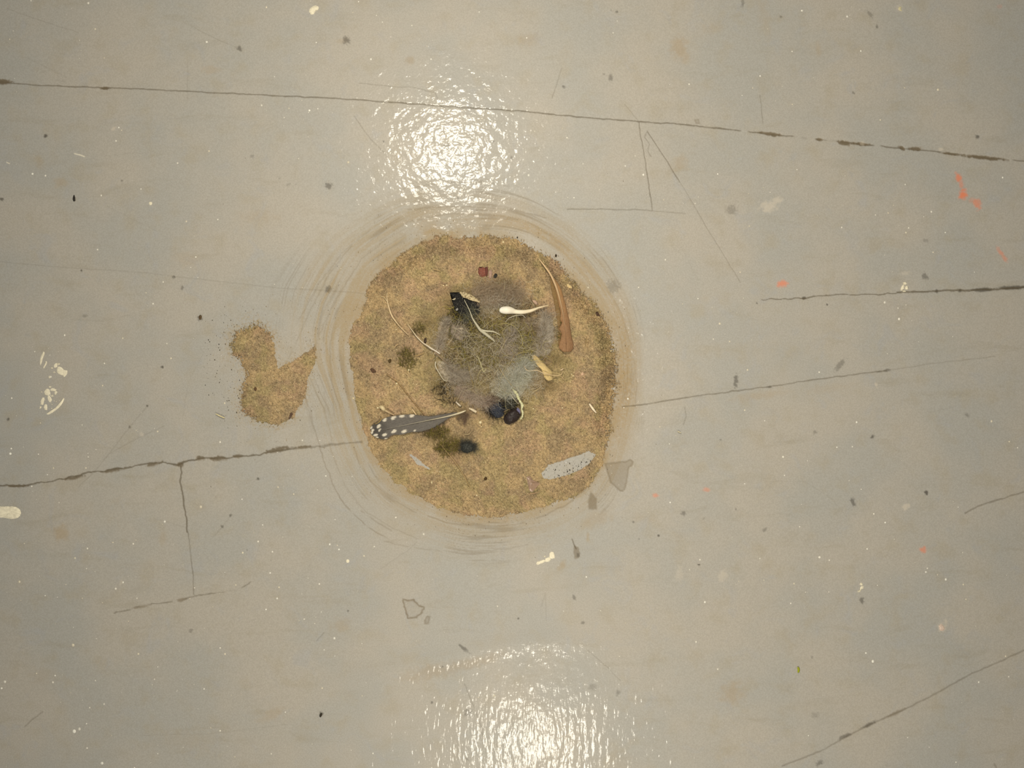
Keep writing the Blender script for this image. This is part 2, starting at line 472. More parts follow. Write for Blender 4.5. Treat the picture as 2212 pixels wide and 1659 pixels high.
def tangle(specs, cols, K=14, rad=.00009):
    """specs rows: cx, cy, rx, ry, count, length px, curl, z lo, z hi (m), [heading, spread]"""
    Ps, Rs, Cs = [], [], []
    for sp in specs:
        cx, cy, rx, ry, cnt, ln, curl, z0, z1 = sp[:9]
        hd, spr = (sp[9], sp[10]) if len(sp) > 9 else (0, math.pi)
        a = rng.random(cnt)*2*math.pi; q = np.sqrt(rng.random(cnt))
        x = cx+rx*q*np.cos(a); y = cy+ry*q*np.sin(a)
        h = hd+spr*(rng.random(cnt)*2-1)
        L = ln*(.4+.9*rng.random(cnt)); k = curl*rng.normal(size=cnt)
        X = np.zeros((cnt, K)); Y = np.zeros((cnt, K)); st = L/K
        dk = rng.normal(size=cnt)*curl*.3
        hx = h.copy(); x = x-np.cos(h)*L/2; y = y-np.sin(h)*L/2
        for i in range(K):
            X[:, i] = x; Y[:, i] = y
            x = x+np.cos(hx)*st; y = y+np.sin(hx)*st; hx = hx+(k+dk*i/K*3)/K
        u = np.linspace(0, 1, K)[None, :]
        zl = (z0+(z1-z0)*rng.random(cnt))[:, None]
        Z = ground(X, Y)+zl*(.35+.65*np.sin(math.pi*np.clip(u+.15*rng.normal(size=(cnt, 1)), 0, 1)))+.0002
        k2 = (H-Z)/H
        Ps.append(np.stack([(X-CX)*S*k2, (CY-Y)*S*k2, Z], -1)); Rs.append(rad*(.5+rng.random(cnt))); Cs.append(pick(cols, cnt))
    return strands(np.vstack(Ps), np.concatenate(Rs), np.vstack(Cs))

def barbs(path, cnt, length, angle, cols, K=9, rad=.00005, zl=.002, curl=.6, both=True, t0=.0, t1=1.0, wob=.35):
    """down barbs leaving a shaft path (rows px,py)"""
    u = t0+(t1-t0)*rng.random(cnt); C = spline(path, 60); i = (u*58).astype(int)
    x, y = C[i, 0], C[i, 1]; d = C[np.minimum(i+1, 59)]-C[i]; h = np.arctan2(d[:,1], d[:,0])
    s = np.where(rng.random(cnt) < .5, 1, -1) if both is True else np.full(cnt, both)
    h = h+s*angle+rng.normal(size=cnt)*wob
    L = length*(.45+.75*rng.random(cnt)); k = curl*rng.normal(size=cnt)-s*.4
    X = np.zeros((cnt, K)); Y = np.zeros((cnt, K))
    for q in range(K):
        X[:, q] = x; Y[:, q] = y; x = x+np.cos(h)*L/K; y = y+np.sin(h)*L/K; h = h+k/K+rng.normal(size=cnt)*.12
    uu = np.linspace(0, 1, K)[None, :]
    Z = ground(X, Y)+.0006+zl*rng.random((cnt, 1))*(.3+np.sin(uu*2.6))
    k2 = (H-Z)/H
    return strands(np.stack([(X-CX)*S*k2, (CY-Y)*S*k2, Z], -1), rad*(.6+.8*rng.random(cnt)), pick(cols, cnt))

def merge(parts):
    V, F, T = [], [], []; o = 0
    for v, f, t in parts:
        V.append(v); F.append(f+o); T.append(t); o += len(v)
    return np.vstack(V), np.vstack(F), np.vstack(T)

def grains(px, py, r, tint, zoff=None, flat=.7):
    """little angular stones"""
    n = len(px)
    o = np.array([[1,0,0],[0,1,0],[-1,0,0],[0,-1,0],[0,0,1],[0,0,-1]], float)
    f = np.array([[0,1,4],[1,2,4],[2,3,4],[3,0,4],[1,0,5],[2,1,5],[3,2,5],[0,3,5]])
    a = rng.random(n)*6.28; ca, sa = np.cos(a), np.sin(a)
    sx = r*(.7+.8*rng.random(n)); sy = r*(.7+.5*rng.random(n)); sz = r*flat*(.7+.6*rng.random(n))
    v = o[None]*np.stack([sx, sy, sz], 1)[:, None, :]
    v = v*(1+.35*(rng.random((n, 6, 1))-.5))
    x = v[..., 0]*ca[:, None]-v[..., 1]*sa[:, None]; y = v[..., 0]*sa[:, None]+v[..., 1]*ca[:, None]
    z = ground(px, py)+sz*.45
    if zoff is not None: z = z+zoff
    c = to_world(np.stack([px, py, z], 1))
    V = np.stack([x+c[:, 0:1], y+c[:, 1:2], v[..., 2]+c[:, 2:3]], -1).reshape(-1, 3)
    F = (f[None]+(np.arange(n)*6)[:, None, None]).reshape(-1, 3)
    return V, F, np.repeat(tint, 6, axis=0)

# ================================================================ THE FLOOR
FST = 1.6
def stretch(lo, hi, st, far):
    core = np.arange(lo, hi+st, st); k = np.arange(1, 40); g = st*(1.17**k-1)/(0.17)*1.0
    g = g[g < far]; g = np.append(g, far)
    return np.concatenate([lo-g[::-1], core, core[-1]+g])
fx = stretch(-30, 2242, FST, 8000); fy = stretch(-30, 1689, FST, 8000)
X, Y = np.meshgrid(fx, fy)
crack = np.zeros(X.shape); dust = np.zeros(X.shape); orange = np.zeros(X.shape); white = np.zeros(X.shape)
brown = np.zeros(X.shape); dark = np.zeros(X.shape); tan = np.zeros(X.shape); pale = np.zeros(X.shape)
Z = np.zeros(X.shape)
def win(x0, y0, x1, y1):
    i0, i1 = np.searchsorted(fx, [x0, x1]); j0, j1 = np.searchsorted(fy, [y0, y1])
    return slice(j0, j1+1), slice(i0, i1+1)
def line(pts, w=2.0, s=.8, jag=3.0, target=None, depth=.0004, breaks=.0, seed=0, w2=None):
    T = crack if target is None else target
    P = np.array(pts, float); q = 14+w
    sl = win(P[:,0].min()-q, P[:,1].min()-q, P[:,0].max()+q, P[:,1].max()+q)
    x, y = X[sl], Y[sl]
    jx = (fbm(x/14, y/14, 60+seed, 3)-.5)*jag*2; jy = (fbm(x/14, y/14, 90+seed, 3)-.5)*jag*2
    d = seg_dist(x+jx, y+jy, pts)
    ww = w*(.55+.9*fbm(x/18, y/18, 120+seed, 2))
    if w2 is not None:
        u = np.clip((x-P[0,0])/(P[-1,0]-P[0,0]+1e-6), 0, 1); ww = ww*(1+(w2/w-1)*u)
    m = sstep(ww*.75+.7, ww*.15, d)*s
    if breaks: m = m*sstep(breaks-.14, breaks+.14, fbm(x/24, y/24, 150+seed, 2))
    T[sl] = np.maximum(T[sl], m)
    if depth: Z[sl] -= .5*depth*m
def spot(T, cx, cy, rx, ry=None, rot=0, s=.8, soft=.5, nz=.5, ring=0, depth=0, sc=5):
    ry = ry or rx; q = max(rx, ry)*2.2+6
    sl = win(cx-q, cy-q, cx+q, cy+q); x, y = X[sl]-cx, Y[sl]-cy; r = math.radians(rot)
    a = (x*math.cos(r)+y*math.sin(r))/rx; b = (-x*math.sin(r)+y*math.cos(r))/ry
    d = np.hypot(a, b)+nz*(fbm(X[sl]/sc, Y[sl]/sc, int(cx) % 97, 3)-.5)*2
    m = sstep(1+soft, 1-soft, d)
    if ring: m = m*(1-.75*sstep(.95-ring, .55-ring, d))
    T[sl] = np.maximum(T[sl], m*s)
    if depth: Z[sl] -= depth*m
def area(T, poly, s=.8, soft=2.0, nz=3.0, edge=0.0, depth=0):
    P = np.array(poly, float); sl = win(P[:,0].min()-12, P[:,1].min()-12, P[:,0].max()+12, P[:,1].max()+12)
    x, y = X[sl], Y[sl]; d = sdf(x, y, poly)+(fbm(x/5, y/5, 33, 3)-.5)*nz
    m = sstep(-soft, soft, d)
    if depth: Z[sl] -= depth*m
    if edge: m = m*(edge+(1-edge)*sstep(5, 1.5, d))
    T[sl] = np.maximum(T[sl], m*s)

# joints and cracks
CA = [(-8000,-90),(-200,165),(0,177),(90,184),(150,186),(310,192),(450,199),(600,206),(740,213),(900,224),(1040,234),(1145,241),(1250,252),(1380,262),(1470,268),(1575,279)]
line(CA, 1.8, .70, 1.6, seed=1)
line([(1470,268),(1575,279),(1650,288),(1700,293),(1770,301),(1830,308),(1880,313),(1960,321),(2010,325),(2070,332),(2130,340),(2300,356),(8000,1050)], 2.2, .68, 1.6, breaks=.42, seed=2)
for a in [(1663,289,24,4,8),(1770,301,8,3,8),(1825,308,14,5,8),(1862,311,20,3.4,6),(1948,319,7,3.5,30),(1980,321,15,4.5,3),(2055,332,22,2.5,6),(2125,340,44,4,6),(8,176,17,6,6),(225,190,11,3,0)]:
    spot(brown, a[0], a[1], a[2], a[3], a[4], .85, .35, .45, depth=.0004)
    spot(crack, a[0], a[1], a[2]*.95, a[3]*.8, a[4], .45, .3, .8)
line([(1380,264),(1384,290),(1393,340),(1402,400),(1410,454)], 1.4, .6, 1.5, seed=3)
line([(1398,283),(1420,315),(1445,355),(1468,392)], 1.3, .58, 1.5, seed=4)
line([(1468,392),(1480,410),(1520,480),(1562,548),(1600,610)], 1.2, .30, 1.0, seed=4)
line([(1398,283),(1392,296),(1403,312),(1399,325),(1406,338)], 1.0, .4, 2, seed=5)
line([(1225,452),(1300,451),(1340,453),(1372,452),(1411,455)], 1.6, .45, 1.5, seed=6)
line([(1411,455),(1440,458),(1480,461)], 1.5, .3, 1.5, seed=6)
line([(1350,225),(1380,262)], 1.2, .25, 1, seed=6)
line([(1645,647),(1690,646),(1740,643),(1755,640),(1830,636),(1900,636),(1960,630),(2030,628),(2090,627),(2140,625),(2212,620),(3500,560)], 1.7, .80, 3.2, seed=7)
line([(1940,632),(2030,628),(2090,627),(2140,625),(2212,620),(3500,560)], 3.0, .72, 2.5, seed=8, w2=5)
for a in [(1737,644,4,3),(2024,629,4,3.5),(2075,628,4,3.5),(2125,626,22,4),(2190,621,30,4)]: spot(dark, a[0], a[1], a[2], a[3], -2, .75, .5, .5)
line([(1345,879),(1400,873),(1472,860),(1540,851),(1600,843),(1662,835),(1740,823),(1820,812),(1915,800)], 1.8, .60, 1.6, seed=9)
line([(1915,800),(2000,788),(2060,780),(2150,770)], 1.5, .25, 1.6, seed=10)
spot(dark,1917,800,7,3,-10,.5); spot(dark,1662,836,5,2.5,0,.6); spot(dark,1900,803,5,2,-10,.4)
line([(-8000,2450),(-200,1085),(0,1049),(50,1050),(80,1044),(140,1033),(190,1022),(240,1015),(310,1004),(350,999),(385,1004),(400,998),(430,990),(470,990),(510,986),(560,982),(600,973),(640,968)], 2.7, .80, 3.5, seed=11, depth=.0007)
line([(600,973),(640,968),(700,962),(780,955)], 4.0, .45, 3.5, seed=12)
for a in [(433,990,10,5,-5),(470,991,17,5.5,0),(512,986,9,4,-5),(160,1032,20,3.5,-10),(598,972,24,5,-12),(245,1016,22,4,-10),(40,1050,24,3,0),(330,1003,18,4,-15),(388,1004,7,5,0),(655,966,14,3,-5)]:
    spot(brown, *a, .66, .35, .6, depth=.0003)
    spot(crack, a[0], a[1]-1, a[2]*.9, a[3]*.7, a[4], .5, .3, .9)
line([(388,1005),(392,1020),(387,1040),(393,1060),(398,1100),(405,1150)], 2.8, .72, 2.5, seed=13)
line([(405,1150),(412,1200),(416,1240),(418,1285)], 1.5, .50, 1.8, seed=14)
line([(245,1325),(290,1315),(330,1305),(390,1295),(420,1288),(460,1283),(520,1272),(540,1258)], 2.3, .56, 4, breaks=.38, seed=15)
spot(brown,392,1296,9,4,-10,.7); spot(brown,305,1311,16,3,-10,.5)
line([(1690,1655),(1730,1640),(1780,1620),(1830,1592),(1880,1565),(1950,1535),(2020,1500),(2100,1455),(2160,1430),(2212,1405),(3600,760)], 2.8, .42, 1.8, seed=16)
spot(dark,1826,1591,13,4,-22,.6); spot(dark,1877,1566,17,4,-24,.6); spot(brown,1935,1541,22,3.5,-25,.5)
line([(2085,1108),(2130,1088),(2180,1073),(2212,1064),(3600,640)], 2.4, .5, 2, seed=17)
# scratches
for p, w_, s_ in [([(170,1052),(212,1010),(235,980),(280,922),(320,875)],1.2,.42), ([(235,980),(300,945),(355,920)],1.5,.32), ([(0,565),(130,577),(300,588),(450,605),(600,622),(750,630),(830,640)],1.5,.30),
        ([(420,60),(470,85),(510,102)],1.2,.35), ([(1213,148),(1203,180),(1193,212)],1.6,.45), ([(1643,206),(1645,235),(1648,266)],1.5,.6), ([(765,250),(785,280),(800,300),(828,328)],1.8,.35),
        ([(775,179),(840,186),(890,188),(940,200),(945,212)],1.2,.45), ([(54,1569),(72,1553),(92,1538)],2.4,.6), ([(683,1385),(700,1367)],2.2,.5), ([(405,128),(405,160),(404,222)],1.6,.25),
        ([(1003,1478),(1025,1530),(1052,1612)],1.8,.4), ([(1270,1405),(1310,1440),(1340,1470)],1.5,.3), ([(432,750),(440,762),(405,830),(395,900)],1.0,.2), ([(120,172),(138,176)],1,.3),
        ([(1510,605),(1500,590),(1440,470)],.9,.12), ([(1480,880),(1483,900),(1477,918)],2.4,.45), ([(225,338),(270,332),(320,330)],1,.18), ([(230,445),(280,470),(340,500)],1,.18),
        ([(500,1112),(480,1138),(460,1160)],1.3,.35), ([(330,1120),(370,1130),(400,1140)],1,.2), ([(1650,1040),(1740,1040),(1800,1080),(1840,1130)],1.2,.15), ([(170,690),(220,694),(280,680)],1.2,.22),
        ([(290,590),(310,760),(330,830)],.9,.1), ([(820,1230),(880,1190),(900,1170)],1.4,.3), ([(80,160),(110,150),(138,175)],1,.15), ([(60,125),(150,170)],1,.2), ([(15,18),(90,45),(170,70)],1.2,.3),
        ([(300,1500),(420,1480),(540,1560)],1,.08), ([(1170,1310),(1178,1280),(1180,1340)],1.6,.22), ([(1835,1395),(1838,1440)],1.5,.12), ([(2148,1650),(2153,1659)],3,.5), ([(660,1250),(672,1210)],1,.15),
        ([(1480,640),(1420,560)],.8,.1), ([(2010,890),(2060,880)],1,.15), ([(310,1588),(450,1586),(620,1565)],1.3,.18)]:
    line(p, w_*.85, s_*.62, 1.2, depth=.00005, seed=int(p[0][0]) % 31)
# dark and brown specks stuck to the paint
for a in [(748,87,7,7,0,.6),(517,104,5,5,0,.6),(709,401,7.5,7,0,.6),(97,293,3.2,3,0,.8),(1319,168,4.5,6,0,.5),(1218,187,4,3,0,.6),(432,686,5,6,0,.65),(708,625,6,7,0,.55),
          (1325,617,13,13,0,.32),(1999,597,5,8,-30,.5),(1590,823,4.5,12,5,.6),(1815,788,14,5,-50,.42),(2002,1065,4,4,0,.8),(1843,1086,5,8,-20,.6),(1885,944,4,3,-30,.7),(1761,934,4,4,0,.4),
          (1477,1108,5,5,0,.5),(693,1543,4,6,20,.7),(1012,1541,8,8,0,.5),(1280,1483,8,7,0,.3),(1862,1298,5,6,0,.6),(2112,295,4,4,0,.7),(1843,200,3.5,3,0,.5),(1003,1402,12,3.5,40,.6),
          (1510,1220,2.2,1.6,0,.9),(2,430,4,3,0,.7),(545,338,4,4,0,.3),(263,390,3,3,0,.5),(1240,1290,3,6,-15,.5),(1259,1345,4,3,0,.5),(17,905,3,3,0,.8),(350,793,2.5,2.5,0,.8),(280,922,3,2.5,0,.6),
          (318,877,2.2,2.2,0,.8),(182,682,6,3,0,.35),(175,584,2,2,0,.8),(375,598,4,2.5,40,.6),(393,622,3,4,0,.5),(498,1113,3.5,3,0,.6),(480,1138,3,3,0,.6),(412,1362,4,4,0,.35),(557,1034,2.5,2.5,0,.7),
          (1652,1145,6,3,-40,.4),(1605,8,3,9,0,.4),(1687,35,3,3,0,.5),(1895,57,3,4,0,.5),(1880,30,5,8,-40,.35),(1556,950,2.2,2,0,.5),(1635,655,2,2,0,.7),(1787,658,2,2,0,.8),(2000,520,5,4,0,.3),
          (1580,452,10,10,0,.35),(2090,897,4,4,0,.4),(1380,1165,2.5,2,0,.5),(1368,1127,2.5,2,0,.6),(1423,1157,2.2,2,0,.8),(1120,1336,2,2,0,.8),(933,1517,2.5,2.5,0,.7),(956,1440,2,2,0,.5),(1221,1411,3,2,0,.5),
          (1335,1497,4,6,0,.4),(752,1320,2,2,0,.6),(1755,1420,2,3,0,.3),(1762,1545,7,5,0,.25),(1772,1648,8,5,-40,.5),(1590,1100,2,2,0,.4),(1520,1120,3,2,-45,.3),(1195,1040,2,2,0,.5),(1008,1640,5,3,0,.4),
          (829,305,2.4,2.4,0,.7),(1065,305,2.4,2.4,0,.6),(1105,340,4,4,0,.45),(966,315,6,6,0,.25),(1305,160,2,2,0,.4),(1333,25,3,3,0,.6),(1320,22,2,2,0,.4),(622,398,2,6,60,.25),(604,385,2,4,20,.2)]:
    spot(dark, *a[:5], a[5], .5, .85, sc=3.2)
for a in [(130,1152,14,14,0,.42),(1583,1500,20,24,0,.34),(1468,104,16,22,0,.40),(1480,125,10,10,0,.30),(1467,352,16,14,0,.25),(740,87,12,5,0,.2),(350,1165,10,12,0,.22),(1768,105,6,15,0,.25),
          (940,1450,60,14,-12,.28),(1010,1435,60,10,-14,.25),(585,1545,26,10,-30,.22),(735,1350,20,12,0,.22),(455,150,18,7,0,.25),(400,560,26,14,0,.16),(130,395,14,9,0,.30),(85,350,8,16,-20,.20),
          (1540,60,18,12,0,.16),(560,470,40,16,0,.14),(1650,30,10,40,-10,.14),(1640,855,50,8,-8,.25),(1790,838,40,8,-8,.14),(95,1460,26,16,0,.14),(400,1600,60,20,0,.12),(1340,1650,30,20,0,.1),
          (1215,1220,6,10,20,.35),(1207,1228,5,5,0,.3),(1270,1160,3.5,8,0,.4),(885,130,8,8,0,.3),(1390,1120,24,10,0,.10),(1290,1120,30,16,-20,.25),(1140,85,24,12,0,.18)]:
    spot(tan, *a[:5], a[5], .7, .7, sc=9)
# flaked-off chips
area(brown, [(1306,1001),(1352,996),(1362,991),(1370,998),(1366,1006),(1360,1010),(1356,1035),(1350,1061),(1340,1062),(1318,1042)], .62, 2, 3, edge=.55, depth=.0003)
area(brown, [(1276,1062),(1290,1078),(1289,1101),(1272,1101),(1270,1085)], .62, 2.5, 3, depth=.0002)
area(brown, [(868,1292),(880,1296),(893,1294),(905,1306),(918,1312),(912,1325),(900,1335),(880,1337),(874,1318)], .75, 1.6, 4, edge=.12, depth=.0002)
area(brown, [(921,1330),(930,1332),(926,1348),(916,1350),(916,1340)], .55, 1.6, 2, edge=.5, depth=.0002)
area(brown, [(1240,1178),(1249,1182),(1253,1195),(1251,1206),(1242,1208),(1239,1195)], .6, 1.6, 3, depth=.0002)
area(dark, [(1246,1194),(1252,1196),(1251,1204),(1246,1204)], .5, 1.6, 3)
line([(1236,1165),(1240,1176),(1245,1186)], 1.8, .6, 1)
area(brown, [(1500,258),(1510,257),(1512,267),(1503,268)], .45, 1.5, 2, edge=.3)
# orange and pale smears
for a in [(2072,384,6,11,-25,.8),(2081,420,9,11,-15,.9),(2078,400,5,9,-10,.45),(2112,440,7,11,-30,.6),(2100,432,8,5,0,.25),(1690,613,9,7,-15,.7),(2165,549,4,15,-35,.5),(1995,1188,7,6,0,.6),(1417,1070,6,4,0,.5),(1525,1058,7,4,0,.4),(2160,15,5,5,0,.15)]:
    spot(orange, *a[:5], a[5]*.85, .65, .7, sc=6)
for a in [(1660,447,16,10,0,.45),(1678,433,12,7,-20,.45),(2035,1355,8,8,0,.5),(1957,590,9,4,0,.3),(1468,1240,8,14,0,.22),(1958,1095,8,5,-30,.5),(1893,831,3,6,-20,.5),(1560,1245,9,12,0,.3),(1863,310,5,4,0,.3),(2033,322,5,3,0,.5),
          (1944,18,6,8,0,.25),(245,277,5,3,-30,.4),(306,938,4,4,0,.35),(262,1257,4,6,40,.35),(2044,1343,3,5,0,.4)]:
    spot(pale, *a[:5], a[5], .6, .8, sc=5)
for p in [[(160,331),(172,334),(182,338)], [(14,350),(20,353)]]: line(p, 1.6, .7, 1, target=white, depth=0)

# dust swept in rings around the heap
sl = win(420, 300, 1520, 1300)
x, y = X[sl], Y[sl]; t, ang, rr = ring_t(x, y)
wx = (fbm(x/200, y/200, 201, 2)-.5)*.14
ang2 = np.where(ang < 0, ang+2*math.pi, ang); wseam = sstep(1.3, 2.2, np.abs(ang))     # no seam where the angle wraps
sf = lambda A: vnoise(t*15+wx*15, A*1.6+3, 210)*.4+vnoise(t*34+wx*30, A*2.2+1, 211)*.35+vnoise(t*64+wx*40, A*3.0+1, 213)*.25
st = sf(ang)*(1-wseam)+sf(ang2)*wseam
env = sstep(1.05, .35, t+wx*.8)*sstep(-.35, 0, t)
patchy = .35+.9*fbm(x/60, y/60, 205, 3)
amp = .55+.45*np.clip(np.cos(ang+math.pi*.45)*.5+.5+.2*np.cos(2*ang), 0, 1)     # more dust above than below
ringd = env*1.0*(.22+.55*sstep(.38, .68, st))*patchy*amp
ringd += .75*np.exp(-np.maximum(t, 0)/.16)*sstep(-.5, 0, t)*sstep(.25, .7, fbm(x/30, y/30, 207, 3))*(.35+.65*sstep(-.9, -.2, np.cos(ang+.2)))
right = np.exp(-((ang-.05)/.60)**2)
gr = sstep(.25, .75, fbm(x/2.6, y/2.6, 208, 2))
edge = np.exp(-np.maximum(t, 0)/.20)*(.25+.5*sstep(.3, .7, fbm(x/26, y/26, 209, 2)))
film = np.maximum(right*1.0*sstep(1.05, .1, t+wx), edge)*sstep(-.5, 0, t)*(.45+.55*gr)
upper = np.exp(-((ang+1.15)/.55)**2)
gap = 1-.8*np.exp(-((ang+1.2)/.40)**2)*sstep(.24, .12, t)
ringd = ringd*gap; film = film*gap+upper*.55*np.exp(-((t-.31)/.12)**2)*(.4+.6*gr)
leftfan = np.exp(-((np.abs(ang)-math.pi*.93)/.45)**2)
ringd += leftfan*.30*env*sstep(.4, .7, st)
gd2, gp2 = sand_mask(x, y)
ringd = np.maximum(ringd, .75*sstep(-26, 2, gp2)*sstep(.35, .65, fbm(x/3.2, y/3.2, 212, 3)))
b_in = sstep(0, 30, gd2+20)*(sdf(x, y, DISC) > 20)
dust[sl] = np.clip(1.12*ringd*(1-.9*b_in), 0, .95)
tan[sl] = np.maximum(tan[sl], np.clip(film*.8*(1-b_in), 0, .8))
dl = vnoise(t*26+wx*26, ang*1.6+9, 214)*(1-wseam)+vnoise(t*26+wx*26, ang2*1.6+9, 214)*wseam; lines = sstep(.10, .02, np.abs(dl-.5))*sstep(1.08, .8, t)*sstep(0, .12, t)*sstep(.40, .65, fbm(x/70, y/70, 216, 2))
brown[sl] = np.maximum(brown[sl], lines*.34*(1-b_in))
# a few distinct sweep lines on the lower left
for p, w_, s_ in [([(690,965),(705,1010),(722,1055),(745,1090),(775,1122),(812,1150),(850,1168)],1.8,.42), ([(712,960),(728,1010),(752,1060),(790,1105),(850,1142),(905,1165)],1.6,.25), ([(780,1105),(820,1132),(845,1146)],3,.32),
        ([(925,1115),(965,1130),(1020,1136),(1080,1138),(1130,1130),(1180,1112),(1220,1092),(1265,1058)],2.6,.36), ([(765,968),(775,1000),(800,1040),(850,1080),(900,1108)],1.5,.30), ([(830,1170),(900,1185),(980,1192),(1060,1190),(1140,1178)],2.2,.26),
        ([(660,852),(668,890),(680,930),(695,975)],1.8,.40), ([(700,840),(706,900),(716,955)],1.8,.22), ([(716,720),(712,770),(716,830),(722,900)],2.4,.26), ([(610,800),(640,740),(672,665),(712,590),(760,530)],1.8,.3), ([(660,805),(690,720),(730,640),(780,560),(850,505)],1.8,.3),
        ([(640,700),(690,610),(740,545),(800,495)],1.8,.26), ([(880,452),(960,446),(1040,447),(1100,452),(1180,470)],2,.34), ([(870,408),(960,394),(1040,394),(1100,402)],2,.22), ([(820,520),(880,480),(960,462),(1060,462),(1140,480),(1200,515)],3,.22),
        ([(1350,700),(1368,760),(1376,830),(1372,900)],2,.22), ([(1310,620),(1350,690)],2,.18), ([(905,1010),(930,1022),(960,1024)],2,.3)]:
    line(p, w_, s_, 2.4, target=brown, depth=0, breaks=.3, seed=int(p[0][1]) % 37)
# the paint lies over an uneven floor: broad waves, one low ridge near the bottom
Z += .0010*(fbm(X/420, Y/420, 301, 3)-.5)
sl = win(560, 1330, 1500, 1600); x, y = X[sl], Y[sl]
rp = [(600,1510),(740,1478),(900,1438),(1000,1415),(1060,1402),(1130,1388),(1200,1386),(1290,1390),(1330,1370),(1400,1345)]
rd = seg_dist(x, y, rp); fade = sstep(620, 820, x)*sstep(1420, 1200, x)
Z[sl] += .0005*np.exp(-(rd/22)**2)*fade
far = (X < -30) | (X > 2242) | (Y < -30) | (Y > 1689)
Z[far] = 0
Z -= .0004
zf = Z
V = np.stack([(X-CX)*S, (CY-Y)*S, zf], -1).reshape(-1, 3)
ny, nx = X.shape
i = (np.arange(ny-1)[:, None]*nx+np.arange(nx-1)[None, :]).ravel()
F = np.stack([i, i+nx, i+nx+1, i+1], 1)
marks = np.stack([crack, dust, orange, white], -1).reshape(-1, 4); stains = np.stack([brown, dark, tan, pale], -1).reshape(-1, 4)
link('floor', make_mesh('floor', V, F, None, M['floor'], True, dict(marks=marks, stains=stains)), None,
     'grey painted floor with dirty joints, scratches and a swept dust ring', 'floor', None, 'structure')

# ================================================================ SAND
def sand_tint(px, py):
    n1 = fbm(px/26, py/26, 401, 4); n2 = rng.random(px.shape); n3 = fbm(px/3.2, py/3.2, 403, 2)
    a, b = np.array(srgb(178,152,111)), np.array(srgb(154,132,100)); red = np.array(srgb(176,144,114)); ol = np.array(srgb(160,144,98))
    c = a+(b-a)*sstep(.35, .65, n1)[..., None]
    c = c+(red-c)*(sstep(.5, .7, fbm(px/34, py/34, 405, 3))*.5)[..., None]
    c = c+(ol-c)*(sstep(.52, .72, fbm(px/30, py/30, 407, 3))*.6)[..., None]
    c = c*(.62+.72*n3+.36*(n2-.5))[..., None]
    spk = (n2 < .035)[..., None]; c = np.where(spk, c*.45, c)
    spk = (n2 > .975)[..., None]; c = np.where(spk, np.array(srgb(206,186,140)), c)
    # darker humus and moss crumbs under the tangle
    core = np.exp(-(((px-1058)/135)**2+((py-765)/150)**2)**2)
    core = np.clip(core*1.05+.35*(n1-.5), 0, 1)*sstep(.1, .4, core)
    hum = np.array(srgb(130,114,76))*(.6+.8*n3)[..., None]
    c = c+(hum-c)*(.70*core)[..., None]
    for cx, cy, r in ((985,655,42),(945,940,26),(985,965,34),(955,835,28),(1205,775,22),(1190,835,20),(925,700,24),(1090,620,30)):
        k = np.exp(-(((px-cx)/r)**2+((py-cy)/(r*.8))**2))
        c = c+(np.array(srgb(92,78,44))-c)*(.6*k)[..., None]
    return np.clip(c, 0, 1)

def sand_object(sel, gmask, ngr, label, gcent):
    jj, ii = np.where(sel)
    quad = sel[:-1, :-1] & sel[1:, :-1] & sel[:-1, 1:] & sel[1:, 1:]
    idx = -np.ones(sel.shape, int); used = np.zeros(sel.shape, bool)
    used[:-1, :-1] |= quad; used[1:, :-1] |= quad; used[:-1, 1:] |= quad; used[1:, 1:] |= quad
    idx[used] = np.arange(used.sum())
    P = np.stack([GX[used], GY[used], GZ[used]], 1)
    V = to_world(P); q = np.where(quad)
    F = np.stack([idx[q[0], q[1]], idx[q[0]+1, q[1]], idx[q[0]+1, q[1]+1], idx[q[0], q[1]+1]], 1)
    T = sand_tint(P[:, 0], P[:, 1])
    px = gcent[0]+(gcent[2]-gcent[0])*rng.random(ngr*3); py = gcent[1]+(gcent[3]-gcent[1])*rng.random(ngr*3)
    d, p = sand_mask(px, py); d = (d, p)[gmask]; ok = d > 2
    px, py = px[ok][:ngr], py[ok][:ngr]; n = len(px)
    cols = pick([(186,160,118),(166,140,102),(132,108,74),(196,172,132),(108,86,58),(178,150,112),(78,62,42),(156,134,94),(170,142,108),(212,196,160)], n, .2)
    r = (.00008+.00024*rng.random(n)**4)
    Vg, Fg, Tg = grains(px, py, r, cols)
    return single('sand_pile', make_mesh('sand_pile', np.vstack([V, Vg]), [F, Fg+len(V)], np.vstack([T, Tg]), M['sand'], False), label, 'sand', None, 'stuff')
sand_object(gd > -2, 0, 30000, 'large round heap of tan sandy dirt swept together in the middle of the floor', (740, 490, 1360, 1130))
sand_object((gp > -2) & (gd < -20), 1, 5000, 'small tan patch of sandy dirt left of the round heap', (470, 660, 720, 930))

